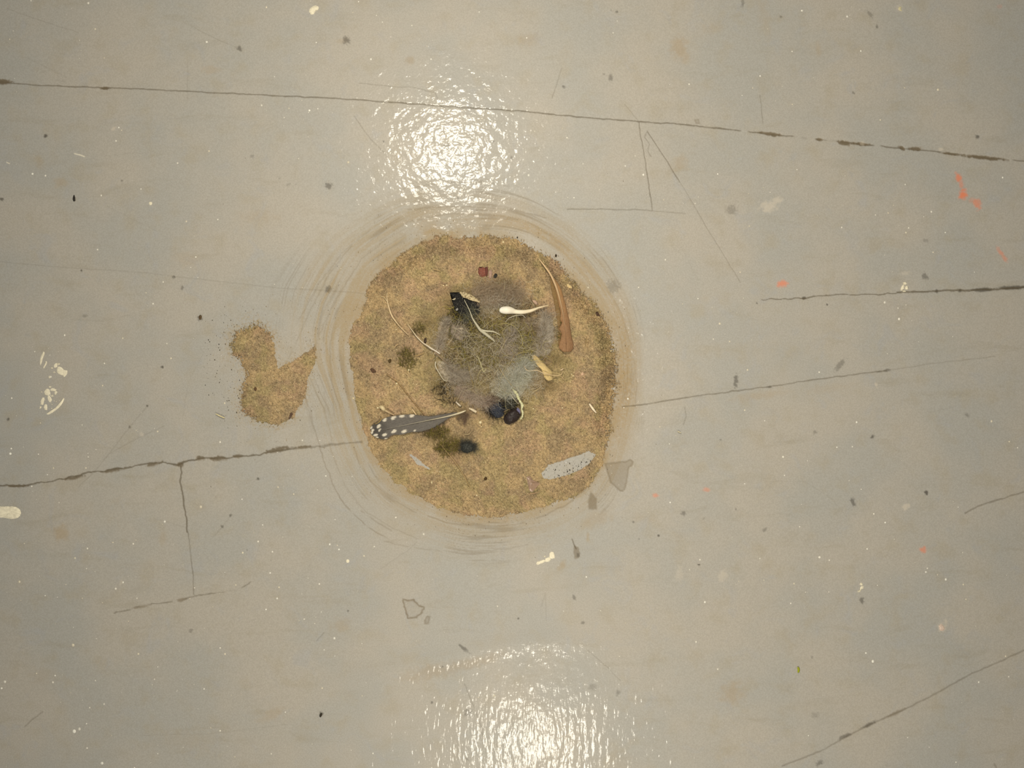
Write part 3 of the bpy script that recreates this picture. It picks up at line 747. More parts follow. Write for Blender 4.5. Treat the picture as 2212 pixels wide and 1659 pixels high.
# loose grit on the paint around the heaps
n = 60000
px = 440+1000*rng.random(n); py = 340+900*rng.random(n)
t, ang, rr = ring_t(px, py); d, p = sand_mask(px, py)
w = .20*sstep(1.0, .0, t)**2+.5*np.exp(-np.maximum(-d, 0)/9)+1.1*np.exp(-np.maximum(-p, 0)/16)+.008
w += .5*np.exp(-(((px-505)/40)**2+((py-735)/60)**2))*.5
ok = (rng.random(n) < w*.5) & (d < 1) & (p < 1)
px, py = px[ok], py[ok]
cols = pick([(150,124,80),(110,86,54),(86,70,46),(170,146,100),(64,52,36),(190,172,130)], len(px), .2)
Vg, Fg, Tg = grains(px, py, .00008+.00024*rng.random(len(px))**2.5, cols)
single('loose_grit', make_mesh('loose_grit', Vg, Fg, Tg, M['grit'], False), 'fine brown grit scattered on the grey paint around the two sand heaps', 'grit', None, 'stuff')
px = np.concatenate([1170+110*rng.random(40), 1190+90*rng.random(50), 440+80*rng.random(60)]); py = np.concatenate([1000+38*rng.random(40), 0*np.arange(50)+1024, 690+220*rng.random(60)])
py[40:90] = 1040-(px[40:90]-1190)*.55+rng.normal(size=50)*5
Vg, Fg, Tg = grains(px, py, .00018+.00035*rng.random(len(px))**2, pick([(58,50,38),(78,66,46),(44,38,30)], len(px)))
single('loose_crumb', make_mesh('loose_crumb', Vg, Fg, Tg, M['grit'], False), 'dark crumbs sprinkled on the bare grey gap and the left rim of the sand', 'crumbs', None, 'stuff')

# white paint spatter all over the floor
exact = [(69,375,2.6),(66,1,1.5),(205,62,2.2),(446,90,2.6),(383,352,2.2),(668,238,2.4),(256,275,1.8),(451,326,2),(250,304,2),(402,478,2),(470,474,2),(210,539,2),(97,379,2),(218,422,2),(262,281,1.5),(304,408,1.5),
         (352,609,2),(330,656,2),(139,724,2),(369,774,2),(360,742,1.6),(221,833,2),(25,860,2),(22,980,3),(24,969,2),(350,1133,1),(485,871,2),(475,955,2),(433,1095,3),(340,932,2),(185,1011,2),(115,1011,2),(41,1257,2.6),
         (188,1185,2),(287,1175,2),(355,1127,2.6),(243,1172,2),(588,1192,2),(557,1170,2),(583,1238,2.2),(598,1293,2.4),(574,1317,2),(712,1176,2),(732,1187,2),(157,1394,3.4),(298,1413,2.4),(249,1272,2.4),(160,1580,4),(171,1575,3),
         (475,1579,2.4),(220,1649,3.4),(10,1473,3),(3,1487,2.4),(475,1400,2),(722,1379,2.6),(1733,22,2.4),(2027,193,2.8),(1955,189,1.5),(1712,225,1.6),(1861,1057,1.4),(1555,699,2.6),(1609,886,2),(1851,912,2.2),(2143,910,2.6),
         (1692,987,2.4),(1609,1045,1.5),(1652,909,1.5),(1842,965,1.8),(1695,1027,1.8),(1770,804,2),(1615,799,2),(1508,645,1.5),(1912,653,2.6),(1943,689,2.8),(1913,1129,2),(1874,1186,2.4),(1771,1204,3),(1728,1138,1.8),
         (1716,1261,2),(1523,1301,2.4),(2001,1236,2.4),(2044,1252,2.6),(2082,1263,2.2),(1886,1429,3),(1871,1411,2),(2115,1474,2),(1504,1387,2),(1551,1446,2.2),(2173,1418,2),(786,1201,2.2),(915,1154,2.2),(1035,25,1.5),(801,127,2),
         (931,127,2),(828,222,1.8),(1225,297,2),(752,350,2.8),(1142,378,2.2),(1390,377,2.2),(1351,358,1.6),(1819,491,1.8),(2043,502,1.8),(1958,502,2),(1892,464,1.6),(2167,383,2),(2026,1242,1.4),(190,6,2.6),(575,15,2)]
n = 1500
px = 2300*rng.random(n)-40; py = 1740*rng.random(n)-40
keep = (fbm(px/220, py/220, 501, 2) > .42) & (rng.random(n) < np.clip(1.15-px/2600, .3, 1))
px, py = px[keep], py[keep]; r = .6+1.5*rng.random(len(px))**3
ex = np.array(exact); px = np.concatenate([ex[:,0], px]); py = np.concatenate([ex[:,1], py]); r = np.concatenate([ex[:,2], r])*S
d, p = sand_mask(px, py); ok = (d < -6) & (p < -4); px, py, r = px[ok], py[ok], r[ok]
n = len(px); K = 8; a = np.linspace(0, 2*math.pi, K, endpoint=False)
cx, cy = (px-CX)*S, (CY-py)*S
iz = np.clip(np.searchsorted(fy, py), 0, ny-1); ix = np.clip(np.searchsorted(fx, px), 0, nx-1); base = zf[iz, ix]
ell = 1+.35*(rng.random(n)-.3)
def rg(s, z): return np.stack([cx[:, None]+r[:, None]*s*np.cos(a)[None], cy[:, None]+(r*ell)[:, None]*s*np.sin(a)[None], np.repeat((base+z)[:, None], K, 1)], -1)
Vs = np.concatenate([rg(1, -.0001), rg(.85, .00012), rg(.4, .00022)], 1)
j = np.arange(K); j2 = (j+1) % K
f = np.vstack([np.stack([j, j2, K+j2, K+j], 1), np.stack([K+j, K+j2, 2*K+j2, 2*K+j], 1)])
cap = np.vstack([np.stack([2*K+0*j[1:-1], 2*K+j[1:-1], 2*K+j[2:]], 1)])
o = (np.arange(n)*3*K)[:, None, None]
tt = np.repeat(pick([(226,220,204),(214,204,180),(232,228,214)], n, .06), 3*K, axis=0)
single('paint_speck', make_mesh('paint_speck', Vs.reshape(-1, 3), [(f[None]+o).reshape(-1, 4), (cap[None]+o).reshape(-1, 3)], tt, M['paint']), 'fine white paint spatter dotted all over the grey floor', 'paint specks', None, 'stuff')

# ================================================================ PAINT DROPS AND FLAKES
CREAM, BONE = srgb(232,222,194), srgb(214,200,166)
def flake(poly, label, tint=CREAM, h=.0004, **k):
    return single('paint_drop', chip_mesh('paint_drop', poly, M['paint'], tint, h, lift=-.0002, **k), label, 'paint drop')
flake([(668,26),(669,20),(674,15),(681,12),(688,15),(687,21),(681,24),(678,30),(672,31)], 'cream bean-shaped paint drop at the upper edge of the floor')
flake([(-14,1094),(2,1093),(18,1093),(34,1094),(45,1101),(47,1110),(40,1119),(26,1122),(8,1119),(-14,1116)], 'large cream paint blob cut off by the left edge')
flake([(321,439),(323,436),(327,436),(329,439),(327,443),(323,443)], 'round white paint dot in the upper left of the floor', h=.0003, wob=.2)
flake([(747,1212),(749,1208),(753,1208),(755,1212),(753,1216),(749,1216)], 'round white paint dot below the left of the heap', h=.0003, wob=.2)
def flaky(cx, cy, pieces, label):
    """worn patch of paint made of broken islands"""
    root = thing('paint_patch', cx, cy, label, 'paint patch')
    for poly in pieces: part('paint_island', chip_mesh('paint_island', poly, M['paint'], CREAM, .0003, lift=-.0002, wob=1.0), root)
def isl(cx, cy, rx, ry, rot=0, k=8):
    r = math.radians(rot); out = []
    for i in range(k):
        a = 2*math.pi*i/k; q = .7+.5*rng.random(); x = rx*q*math.cos(a); y = ry*q*math.sin(a)
        out.append((cx+x*math.cos(r)-y*math.sin(r), cy+x*math.sin(r)+y*math.cos(r)))
    return out
flaky(125, 798, [isl(131,801,13,9,60), isl(140,806,7,10,10), isl(120,790,4,6,30), isl(108,814,4,3.5), isl(127,786,3,2), isl(112,795,2.5,2), isl(117,804,3,2)]+[isl(118+14*rng.random(), 784+22*rng.random(), 1.4, 1.2, 0, 6) for _ in range(8)], 'broken cream paint patch, upper of the two at the left')
flaky(110, 862, [isl(103,848,8,10,20), isl(92,866,5,12,10), isl(98,880,5,8,0), isl(115,842,7,4,0), isl(107,862,6,8,0), isl(87,880,2.5,4), isl(120,848,4,5), isl(108,836,4,2.4), isl(113,855,3,3)]+[isl(88+36*rng.random(), 838+45*rng.random(), 1.5, 1.2, 0, 6) for _ in range(16)], 'broken cream paint patch, lower of the two at the left')
flake([(140,856),(141,861),(134,874),(124,884),(112,893),(102,898),(97,896),(108,890),(120,880),(131,868)], 'curved cream paint sliver beside the lower left paint patch')
flake([(95,757),(97,762),(92,776),(88,790),(86,788),(86,776),(90,765)], 'thin upright cream paint sliver at the left')
flake([(99,778),(102,782),(98,792),(94,797),(93,794),(97,786)], 'tiny paint crumb beside the upright paint sliver')
flaky(1178, 1207, [[(1186,1196),(1190,1191),(1196,1192),(1198,1198),(1199,1206),(1192,1208),(1186,1206)], [(1178,1206),(1187,1203),(1190,1209),(1184,1214),(1176,1213)], [(1166,1212),(1176,1208),(1178,1214),(1168,1218),(1160,1221),(1158,1216)], isl(1162,1216,3,5,20), isl(1177,1202,2,2)], 'ragged cream paint flake below the heap')
flaky(1955, 620, [isl(1955,612,5,3,10), isl(1950,622,3,7,20), isl(1959,622,3.5,4,0), isl(1954,629,4,2,0)], 'cream ring-shaped paint chip on the right-hand joint')
flaky(1860, 1268, [isl(1861,1262,4,4,0), isl(1862,1270,3,6,30), isl(1856,1277,4,2.4,-20)], 'small curved cream paint chip at the lower right')
flake([(2028,1351),(2033,1348),(2038,1352),(2041,1359),(2036,1363),(2030,1361)], 'pinkish paint chip near the lower right edge', tint=srgb(206,184,166), h=.0004)
flake([(1941,16),(1944,14),(1948,16),(1946,20),(1949,23),(1944,23),(1941,20)], 'tiny pale paint curl near the upper right', tint=srgb(200,190,150), h=.0002)
single('dark_chip', chip_mesh('dark_chip', [(158,424),(160,421),(162,425),(163,432),(161,435),(158,434),(157,429)], M['bark'], srgb(50,46,40), .0008), 'small upright black chip on the upper left floor', 'chip')
single('dark_chip', chip_mesh('dark_chip', [(690,1546),(692,1541),(695,1540),(696,1544),(693,1549),(691,1549)], M['bark'], srgb(52,46,36), .0006), 'small dark chip near the bottom, left of the shine', 'chip')
single('leaf_fragment', sheet_mesh('leaf_fragment', [(1722,1441),(1723,1447),(1723,1453)], [(1726,1441),(1728,1447),(1726,1453)], M['vane'], lambda u, v, px, py: np.tile(srgb(170,176,30), (len(u), 1)), 10, 5, .0003, .0001, .0003), 'tiny bright yellow-green fleck on the lower right floor', 'leaf')

# ================================================================ MOSS AND FIBRES
MOSS = [(160,148,66),(184,170,84),(134,122,58),(198,184,110),(116,102,52),(176,156,96)]
def fibre_obj(name, data, mat, label, cat, kind='stuff'):
    V, F, T = data
    return single(name, make_mesh(name, V, F, T, mat), label, cat, None, kind)
fibre_obj('moss_clump', tangle([(1125,745,42,46,230,60,4.5,.0008,.0060),(1035,755,42,32,200,55,4.0,.0008,.0055),(1070,705,38,24,100,50,3.5,.0008,.0055),(1060,790,90,70,90,60,3.0,.0005,.0045),(1000,700,40,30,120,40,3,.0004,.003)], MOSS, rad=.00013),
          M['fibre'], 'yellow-green moss strands tangled in the centre of the heap', 'moss')
fibre_obj('moss_clump', tangle([(880,775,20,22,150,18,3,.0002,.0015),(905,712,14,16,60,16,3,.0002,.0012),(945,935,26,12,160,22,3,.0002,.0018),(968,965,26,16,180,24,3,.0003,.002),(1215,720,10,30,90,18,2,.0002,.0014)], [(124,112,56),(148,136,62),(100,88,48),(138,118,76)], rad=.00013),
          M['fibre'], 'olive moss crumbs spread around the rim of the feather tangle', 'moss')
fibre_obj('root_fibre', tangle([(1075,745,80,85,260,75,2.2,.0012,.0050),(1100,660,60,25,60,50,2.2,.0006,.003)], [(176,158,116),(150,132,90),(196,182,146),(132,112,76)], K=16, rad=.00009),
          M['fibre'], 'fine straw-coloured root fibres looping through the moss', 'root fibres')
fibre_obj('pale_fibre', tangle([(1070,760,80,80,46,90,2.4,.0030,.0062),(1120,740,40,50,22,80,4.0,.003,.006),(1040,770,40,40,18,70,4.0,.003,.006),(1130,640,60,30,14,60,2.5,.002,.004)], [(222,208,164),(206,190,132),(232,220,190)], K=22, rad=.00011),
          M['fibre'], 'longer pale fibres curling over the top of the moss and fluff', 'pale fibres')
fibre_obj('dark_hair', tangle([(1000,700,36,44,420,40,2,.0002,.0015),(1000,780,40,30,90,40,2.5,.0002,.0015),(1150,700,50,45,80,40,2,.0002,.0015),(965,850,26,26,80,30,2,.0002,.0012),(1085,880,40,24,140,34,2,.0002,.0015)], [(48,42,32),(62,52,38),(38,34,28),(84,70,50)], rad=.00011),
          M['fibre'], 'dark brown hair matted beneath the moss and feathers', 'hair')

GREY = [(226,214,194),(208,194,172),(238,230,214),(190,174,152)]
BRN = [(206,186,158),(190,168,140),(222,206,182),(168,146,118)]
PALE = [(240,238,222),(226,224,204),(246,244,236),(210,208,186)]
def down(paths, label, shaft=None, shaft_r=.5, cols=GREY, web=None):
    cx = np.mean([p[0][i][0] for p in paths for i in range(len(p[0]))]); cy = np.mean([p[0][i][1] for p in paths for i in range(len(p[0]))])
    root = thing('down_feather', cx, cy, label, 'down feather')
    parts_ = []
    for p in paths:
        path, cnt, ln, ang = p[:4]; kw = p[4] if len(p) > 4 else {}
        kw.setdefault('curl', 1.5); kw.setdefault('wob', .75); kw.setdefault('K', 12)
        parts_.append(barbs(path, int(cnt*.62), ln*1.25, ang, kw.pop('cols', cols), **kw))
    V, F, T = merge(parts_)
    part('barbs', make_mesh('barbs', V, F, T, M['down']), root)
    for wl, wr, wc in (web or []):
        def wt(u, v, px, py):
            al = np.minimum(sstep(0, .22, v), sstep(1, .78, v))*np.minimum(sstep(0, .12, u), sstep(1, .85, u))
            k = .7+.55*vnoise(u*3+v*26, v*3, 91)
            al = sstep(.18, .75, al+.9*(fbm(px/7, py/7, 93, 3)-.5))*al**.4
            return np.hstack([np.array(srgb(*wc))[None]*k[:, None], al[:, None]])
        part('web', sheet_mesh('web', wl, wr, M['web'], wt, 40, 16, .0030, .00008, -.0002, 4.0), root)
    if shaft:
        part('shaft', tube_mesh('shaft', [(a, b, shaft_r*(1.3-.9*i/len(shaft)), .0025) for i, (a, b) in enumerate(shaft)], M['shaft'], srgb(206,196,170), sides=6), root, None)
    return root
down([([(948,758),(952,735),(960,705),(966,692)], 900, 19, .55, dict(zl=.005)), ([(945,752),(950,735)], 300, 16, .8, dict(zl=.004))], 'brown-grey down tuft standing at the left of the tangle', [(938,765),(948,745),(962,702)], web=[([(934,770),(938,742),(944,710),(952,690)],[(950,772),(962,745),(972,716),(974,692)],(196,180,156))])
down([([(978,706),(992,712),(1002,722)], 420, 22, .9, dict(zl=.004))], 'small grey down tuft between the black scrap and the left tuft', [(982,708),(1001,721)], .6, web=[([(970,718),(985,735),(1000,742)],[(976,698),(995,704),(1004,722)],(190,174,154))])
down([([(958,785),(975,800),(995,808),(1010,811)], 1100, 24, .45, dict(zl=.005, wob=.25)), ([(968,822),(985,818),(1008,812)], 900, 17, .5, dict(zl=.005)), ([(955,778),(970,800),(975,822)], 500, 20, .9, dict(both=-1, zl=.004))],
     'grey triangular down feather with white quill edge, lower left of the tangle', [(941,781),(941,792),(950,808),(958,820),(966,824)], 1.1, web=[([(940,776),(946,802),(958,822),(985,834)],[(956,776),(978,792),(1000,802),(1014,811)],(214,202,180))])
down([([(985,835),(1010,850),(1035,865),(1055,872)], 1200, 26, .7, dict(zl=.004))], 'dusky grey-brown down lying below the triangular feather', None, cols=[(228,212,192),(212,196,176),(238,226,208)], web=[([(975,845),(995,868),(1030,880),(1060,882)],[(985,828),(1010,838),(1040,850),(1064,862)],(172,152,134))])
down([([(1085,860),(1105,830),(1125,800),(1140,785)], 1900, 34, .8, dict(zl=.006, cols=PALE)), ([(1070,820),(1100,815),(1140,815)], 900, 30, .8, dict(zl=.005, cols=PALE))], 'pale greenish-white down wisp above the dark blue scrap', [(1080,797),(1095,820),(1112,842)], .6, web=[([(1068,862),(1064,835),(1078,805),(1110,782)],[(1112,868),(1140,845),(1156,815),(1158,786)],(222,220,200)),([(1052,830),(1075,808),(1100,798)],[(1060,856),(1090,850),(1120,835)],(200,192,168))])
down([([(1165,770),(1172,735),(1178,700),(1180,680)], 900, 30, .6, dict(zl=.005)), ([(1180,740),(1185,715)], 300, 26, .6)], 'soft grey down plume beside the long brown feather', None, web=[([(1150,778),(1152,740),(1160,700),(1168,672)],[(1186,772),(1198,742),(1200,706),(1190,680)],(204,194,176))])
down([([(1020,640),(1050,625),(1090,625),(1130,640)], 1100, 30, .9, dict(zl=.004, cols=BRN, curl=1.4)), ([(1040,660),(1075,650),(1110,660)], 700, 30, .9, dict(zl=.004, curl=1.4))], 'brown-grey down fuzz behind the white quill', None, web=[([(1018,660),(1050,668),(1095,660),(1140,655)],[(1012,622),(1050,608),(1100,612),(1140,632)],(172,152,126))])
down([([(1085,745),(1100,730),(1110,715)], 480, 26, .8, dict(zl=.006)), ([(1075,770),(1095,760),(1115,765)], 420, 24, .8, dict(zl=.006))], 'purple-grey down tuft in the middle of the moss', None, cols=[(220,206,192),(200,186,172),(232,222,208)], web=[([(1070,765),(1085,735),(1100,712)],[(1105,772),(1118,745),(1120,718)],(190,174,160))])
down([([(1125,690),(1150,700),(1160,715)], 420, 26, .8, dict(zl=.004, cols=BRN))], 'brown down tuft right of the moss, below the white quill', None)
down([([(1040,870),(1055,868),(1068,862)], 420, 17, .7, dict(zl=.004, cols=[(168,140,122),(190,166,146),(144,118,98)]))], 'pinkish-tan down wisp left of the dark blue scrap', None)
down([([(1000,700),(1015,680),(1020,668)], 420, 20, .7, dict(zl=.004, cols=[(150,150,132),(128,126,106)]))], 'pale green-grey down below the black scrap', None)
down([([(1130,800),(1140,790),(1150,778)], 420, 20, .9, dict(zl=.005, cols=PALE))], 'white down wisp touching the straw splinter', None)
down([([(985,905),(1000,900),(1012,895)], 260, 14, .7, dict(zl=.002, cols=[(150,128,104),(172,152,128)])), ([(1008,895),(1005,905),(1003,915)], 200, 10, .7, dict(cols=[(160,134,112)]))], 'small tan down wisp at the quill end of the spotted feather', None)
down([([(995,958),(1010,955),(1026,962),(1024,975)], 420, 13, .9, dict(zl=.0025, cols=[(132,130,118),(112,110,100),(92,90,82)]))], 'slate-grey down rimming the small dark lump', None)

fibre_obj('fluff', tangle([(1075,765,105,110,800,46,3.0,.0010,.0045),(1075,765,70,58,620,42,3.2,.0040,.0066),(1080,640,80,36,300,36,3.0,.0006,.0030),(1120,820,50,38,420,40,3.0,.0015,.0050),(1000,815,50,40,260,36,3,.001,.004),(952,735,30,36,120,30,3,.001,.004),(1160,720,36,50,200,34,3,.001,.004)],
    [(240,230,206),(228,214,186),(248,242,226),(212,194,162)], K=12, rad=.00005), M['down'], 'loose grey-tan feather fluff hazing over the middle of the heap', 'fluff')
# ================================================================ SINGLE FEATHERS, QUILLS, STRAWS
def flat_tint(c, j=.12):
    c = np.array(srgb(*c))
    return lambda u, v, px, py: np.clip(c[None]*(1+j*(fbm(u*40, v*4, 88, 2)-.5)*2)[:, None], 0, 1)

# long brown feather
r = thing('feather', 1212, 690, 'long brown curved feather with pale tip lying on the right of the heap', 'feather')
shaft = [(1163,558),(1175,573),(1188,591),(1197,609),(1204,628),(1210,650),(1215,672),(1219,696),(1222,720),(1224,745)]
redge = [(1190,593),(1208,616),(1217,640),(1224,667),(1230,694),(1234,721),(1239,748),(1234,760)]
ledge = [(1186,589),(1195,606),(1201,631),(1206,654),(1211,676),(1210,689),(1213,698),(1208,710),(1213,721),(1208,743),(1208,752),(1216,760)]
mid = [(1188,591),(1200,612),(1209,640),(1215,664),(1219,688),(1221,712),(1223,738),(1224,760)]
def brown_t(u, v, px, py):
    a, b = np.array(srgb(192,148,98)), np.array(srgb(160,122,86)); c = a[None]+(b-a)[None]*np.clip(u*1.6, 0, 1)[:, None]
    return np.clip(c*(.9+.28*fbm(u*50+v*9, v*3, 71, 2))[:, None]*1.0, 0, 1)
part('vane', sheet_mesh('vane', ledge, mid, M['vane'], brown_t, 70, 7, .0022, .00015, .0005, 1.2, curl=lambda u, v: .0012*v), r)
part('vane', sheet_mesh('vane', mid, redge, M['vane'], brown_t, 70, 7, .0022, .00015, .0004, .8, curl=lambda u, v: .0012*(1-v)-.0018*v*u), r)
shadow_l = [(1188,597),(1190,620),(1196,650),(1203,690),(1206,725),(1205,745)]
shadow_r = [(1190,598),(1200,622),(1207,650),(1212,690),(1213,725),(1210,748)]
part('underside_shadow', sheet_mesh('underside_shadow', shadow_l, shadow_r, M['vane'], flat_tint((140,112,70)), 50, 7, .0006, .00015, .0003, 2.0), r, 'brown strip standing for the underside and shadow left of the vane')  # brown sheet puts the feather's underside and left-hand shadow into colour
part('shaft', tube_mesh('shaft', [(a, b, [.5,1.7,2.3,2.6,2.5,2.0,1.6,1.2,.9,.6][i], .0028) for i, (a, b) in enumerate(shaft)], M['shaft'], srgb(226,194,146), sides=8, tint2=srgb(140,102,68), n=70), r)

# spotted grey feather
r = thing('feather', 880, 918, 'grey-brown feather with white spots along both edges, lower left of the heap', 'feather')
top = [(799,925),(805,918),(816,911),(834,902),(848,899),(870,896),(890,895),(906,897),(930,899),(955,895),(972,892),(986,890)]
shf = [(803,932),(822,930),(845,926),(862,921),(890,916),(915,911),(942,906),(960,901),(974,898),(988,893)]
bot = [(800,934),(806,941),(820,948),(835,948),(848,940),(868,939),(888,934),(910,932),(938,923),(955,913),(972,902),(988,896)]
spots = [(799,924,6,4),(803,933,4,7),(811,940,6,3),(818,921,4.5,4.5),(820,929,3,3.5),(831,907,4.5,5),(850,902,5,6),(868,899,6,3.6),(890,898,5.5,4),(831,939,6,3.4),(851,932,6,4.6),(873,932,6,4),(814,945,4,2),(896,930,3,2),(834,948,4,2)]
def spot_t(u, v, px, py):
    c = np.array(srgb(112,106,98))[None]*(.85+.35*fbm(px/2.5+py, py/9, 61, 2))[:, None]
    dk = np.exp(-((px-812)/22)**2); c = c*(1-.45*dk)[:, None]
    w = np.zeros(len(u))
    for sx, sy, rx, ry in spots: w = np.maximum(w, sstep(1.25, .7, np.hypot((px-sx+(py-sy)*.5)/(rx*.85), (py-sy)/(ry*.95))+.5*(vnoise(px/1.6, py/1.6, 44)-.5)))
    return c+(np.array(srgb(232,222,200))[None]-c)*w[:, None]
part('vane', sheet_mesh('vane', top, shf, M['vane'], spot_t, 120, 18, .0012, .00015, .0005, 1.0, curl=lambda u, v: .0006*v), r)
part('vane', sheet_mesh('vane', shf, bot, M['vane'], spot_t, 120, 18, .0012, .00015, .0005, 1.4, curl=lambda u, v: .0006*(1-v)), r)
part('shaft', tube_mesh('shaft', [(822,930,.4,.0012),(862,921,.7,.0014),(915,910,1.0,.0014),(945,904,1.3,.0014),(972,898,1.7,.0014),(993,892,2.0,.0012),(1006,887,1.5,.001)], M['shaft'], srgb(120,114,106), sides=8, tint2=srgb(228,214,176), n=60), r)
V, F, T = merge([barbs([(890,900),(925,902),(960,898)], 160, 14, .45, [(120,112,100),(140,130,114)], zl=.001, both=-1), barbs([(880,930),(920,925),(960,910)], 220, 16, .5, [(116,108,96),(138,128,112)], zl=.001, both=1)])
part('barbs', make_mesh('barbs', V, F, T, M['down']), r)

def quill(pts, label, tint=(226,214,184), tint2=None, extra=None, name='quill', cat='quill', group=None, mat='shaft', **k):
    me = tube_mesh(name, pts, M[mat], srgb(*tint), tint2=srgb(*tint2) if tint2 else None, **k)
    if not extra: return single(name, me, label, cat, group)
    r = thing(name, pts[0][0], pts[0][1], label, cat, group); part('shaft', me, r)
    for nm, m2 in extra: part(nm, m2, r)
    return r

# white club-shaped quill
quill([(1080,670,3.6,.004),(1083,670,6.4,.004),(1090,670,8.0,.004),(1097,670,8.2,.004),(1105,671,7.0,.004),(1113,673,5.0,.004),(1125,674,4.6,.004),(1137,673,4.0,.004),(1150,670,3.2,.004),(1163,665,2.2,.003),(1174,662,1.4,.0025),(1185,659,.5,.002)],
      'thick white club-shaped quill with a rounded end and pointed tip', (250,246,230), (236,214,170), sides=14, n=70, flat=.8)
# centre forked quill
b = barbs([(1023,692),(1037,714),(1053,725)], 260, 13, .5, [(214,206,180),(196,188,158)], zl=.001, rad=.00007)
quill([(1003,648,.7,.0045),(1014,670,1.0,.005),(1021,688,1.5,.005),(1030,702,2.4,.005),(1038,713,3.2,.005),(1050,722,3.2,.005),(1060,730,2.8,.0045),(1066,735,1.9,.004),(1069,739,.6,.004)],
      'pale forked quill across the centre of the moss', (186,178,150), extra=[('fork', tube_mesh('fork', [(1038,712,1.6,.005),(1050,715,1.7,.005),(1064,716,1.3,.005),(1074,720,1.0,.0045),(1081,725,.6,.004)], M['shaft'], srgb(210,202,172), sides=8)), ('barbs', make_mesh('barbs', *b, M['down']))], flat=.6)
# forked quill at the left
b = barbs([(836,652),(848,686),(862,704)], 120, 9, .5, [(200,176,136),(180,156,116)], zl=.0008, both=-1)
quill([(836,633,.7,.001),(836,645,1.0,.001),(840,664,1.6,.0015),(847,683,1.9,.0015),(860,701,1.1,.0015),(872,714,.8,.0012),(882,724,.5,.001)],
      'thin cream quill forked at its upper end, at the left of the heap', (222,196,152), extra=[('fork', tube_mesh('fork', [(822,640,.6,.0008),(830,643,1.0,.0008),(837,652,1.0,.0012)], M['shaft'], srgb(206,182,138), sides=6)), ('barbs', make_mesh('barbs', *b, M['down']))])
quill([(880,700,.6,.001),(889,712,1.0,.0015),(900,727,1.3,.002),(913,740,1.3,.002),(925,748,1.7,.0025),(932,753,1.9,.0025),(941,758,1.5,.0025),(950,764,1.4,.002)],
      'white tapering quill pointing into the left of the tangle', (214,192,150), (232,222,204))
quill([(938,760,1.6,.002),(948,768,1.3,.0025),(960,780,1.0,.003),(975,792,.7,.003),(990,800,.4,.003)], 'brown shaft running on from the white quill towards the grey triangular down', (150,126,96))
quill([(820,879,2.5,.001),(825,880,4.4,.001),(829,884,4.2,.001),(833,887,2.4,.001),(842,892,1.9,.001),(852,897,1.6,.001)], 'short quill with a round cream bulb above the spotted feather', (236,218,170), (170,140,100), sides=10)
quill([(890,884,1.2,.0008),(894,889,1.6,.001),(899,896,1.2,.001)], 'tiny tan quill stub above the middle of the spotted feather', (220,192,144))
quill([(1013,882,1.6,.001),(1018,884,2.4,.001),(1024,887,3.0,.001),(1029,890,2.6,.001)], 'short cream tapered stub at the end of the spotted feather', (226,208,174), flat=.8)
quill([(985,868,1.4,.001),(990,873,2.0,.0012),(995,877,1.6,.001)], 'tiny white fleck of quill above the spotted feather tip', (214,200,176))
# speckled strip and straw splinter
single('bark_strip', sheet_mesh('bark_strip', [(993,630),(1005,632),(1018,637),(1029,644),(1037,650)], [(993,633),(1000,642),(1009,645),(1020,650),(1036,655)], M['wood'],
       lambda u, v, px, py: np.where((rng.random(len(u)) < .3)[:, None], np.array(srgb(112,92,62)), np.array(srgb(196,178,138))), 26, 8, .004, .0004, .0004, 1.5), 'speckled pale bark strip over the black scrap', 'bark')
def straw_t(u, v, px, py):
    g = vnoise(v*14, u*2, 19)
    return np.array(srgb(220,192,132))[None]*(.55+.6*g)[:, None]+0*u[:, None]
single('straw_splinter', sheet_mesh('straw_splinter', [(1147,769),(1160,789),(1170,800),(1174,810),(1177,817),(1184,823)], [(1156,766),(1168,778),(1180,790),(1192,803),(1193,811),(1195,820)], M['wood'], straw_t, 50, 16, .0032, .0012, .0009, 1.0),
       'yellow-brown straw splinter at the lower right of the tangle', 'straw')
quill([(1132,790,.9,.004),(1137,799,1.3,.004),(1147,801,1.0,.0045),(1160,800,.9,.005),(1172,805,1.0,.005),(1182,808,1.2,.005),(1196,811,1.1,.003),(1206,811,1.0,.002),(1213,808,.9,.0015),(1216,802,.5,.001)], 'pale curly thread crossing the straw splinter', (214,188,142), name='thread', cat='thread')
quill([(1212,812,.6,.0006),(1215,816,.9,.0006),(1219,821,.5,.0006)], 'tiny tan thread scrap right of the straw splinter', (200,172,128), name='thread', cat='thread')
# ragged twisted strip over the dark blue scrap
quill([(1105,838,1.2,.003),(1112,846,3.0,.004),(1117,852,2.4,.004),(1119,858,3.0,.004),(1123,866,2.2,.004),(1128,875,3.0,.004),(1127,884,2.0,.004),(1129,891,2.3,.004),(1128,900,1.8,.003),(1123,907,.7,.002)],
      'ragged cream twisted strip curving round the dark blue scrap', (206,202,158), name='fibre_strip', cat='fibre strip', mat='wood', rag=.7, n=60, flat=.5, follow=False)

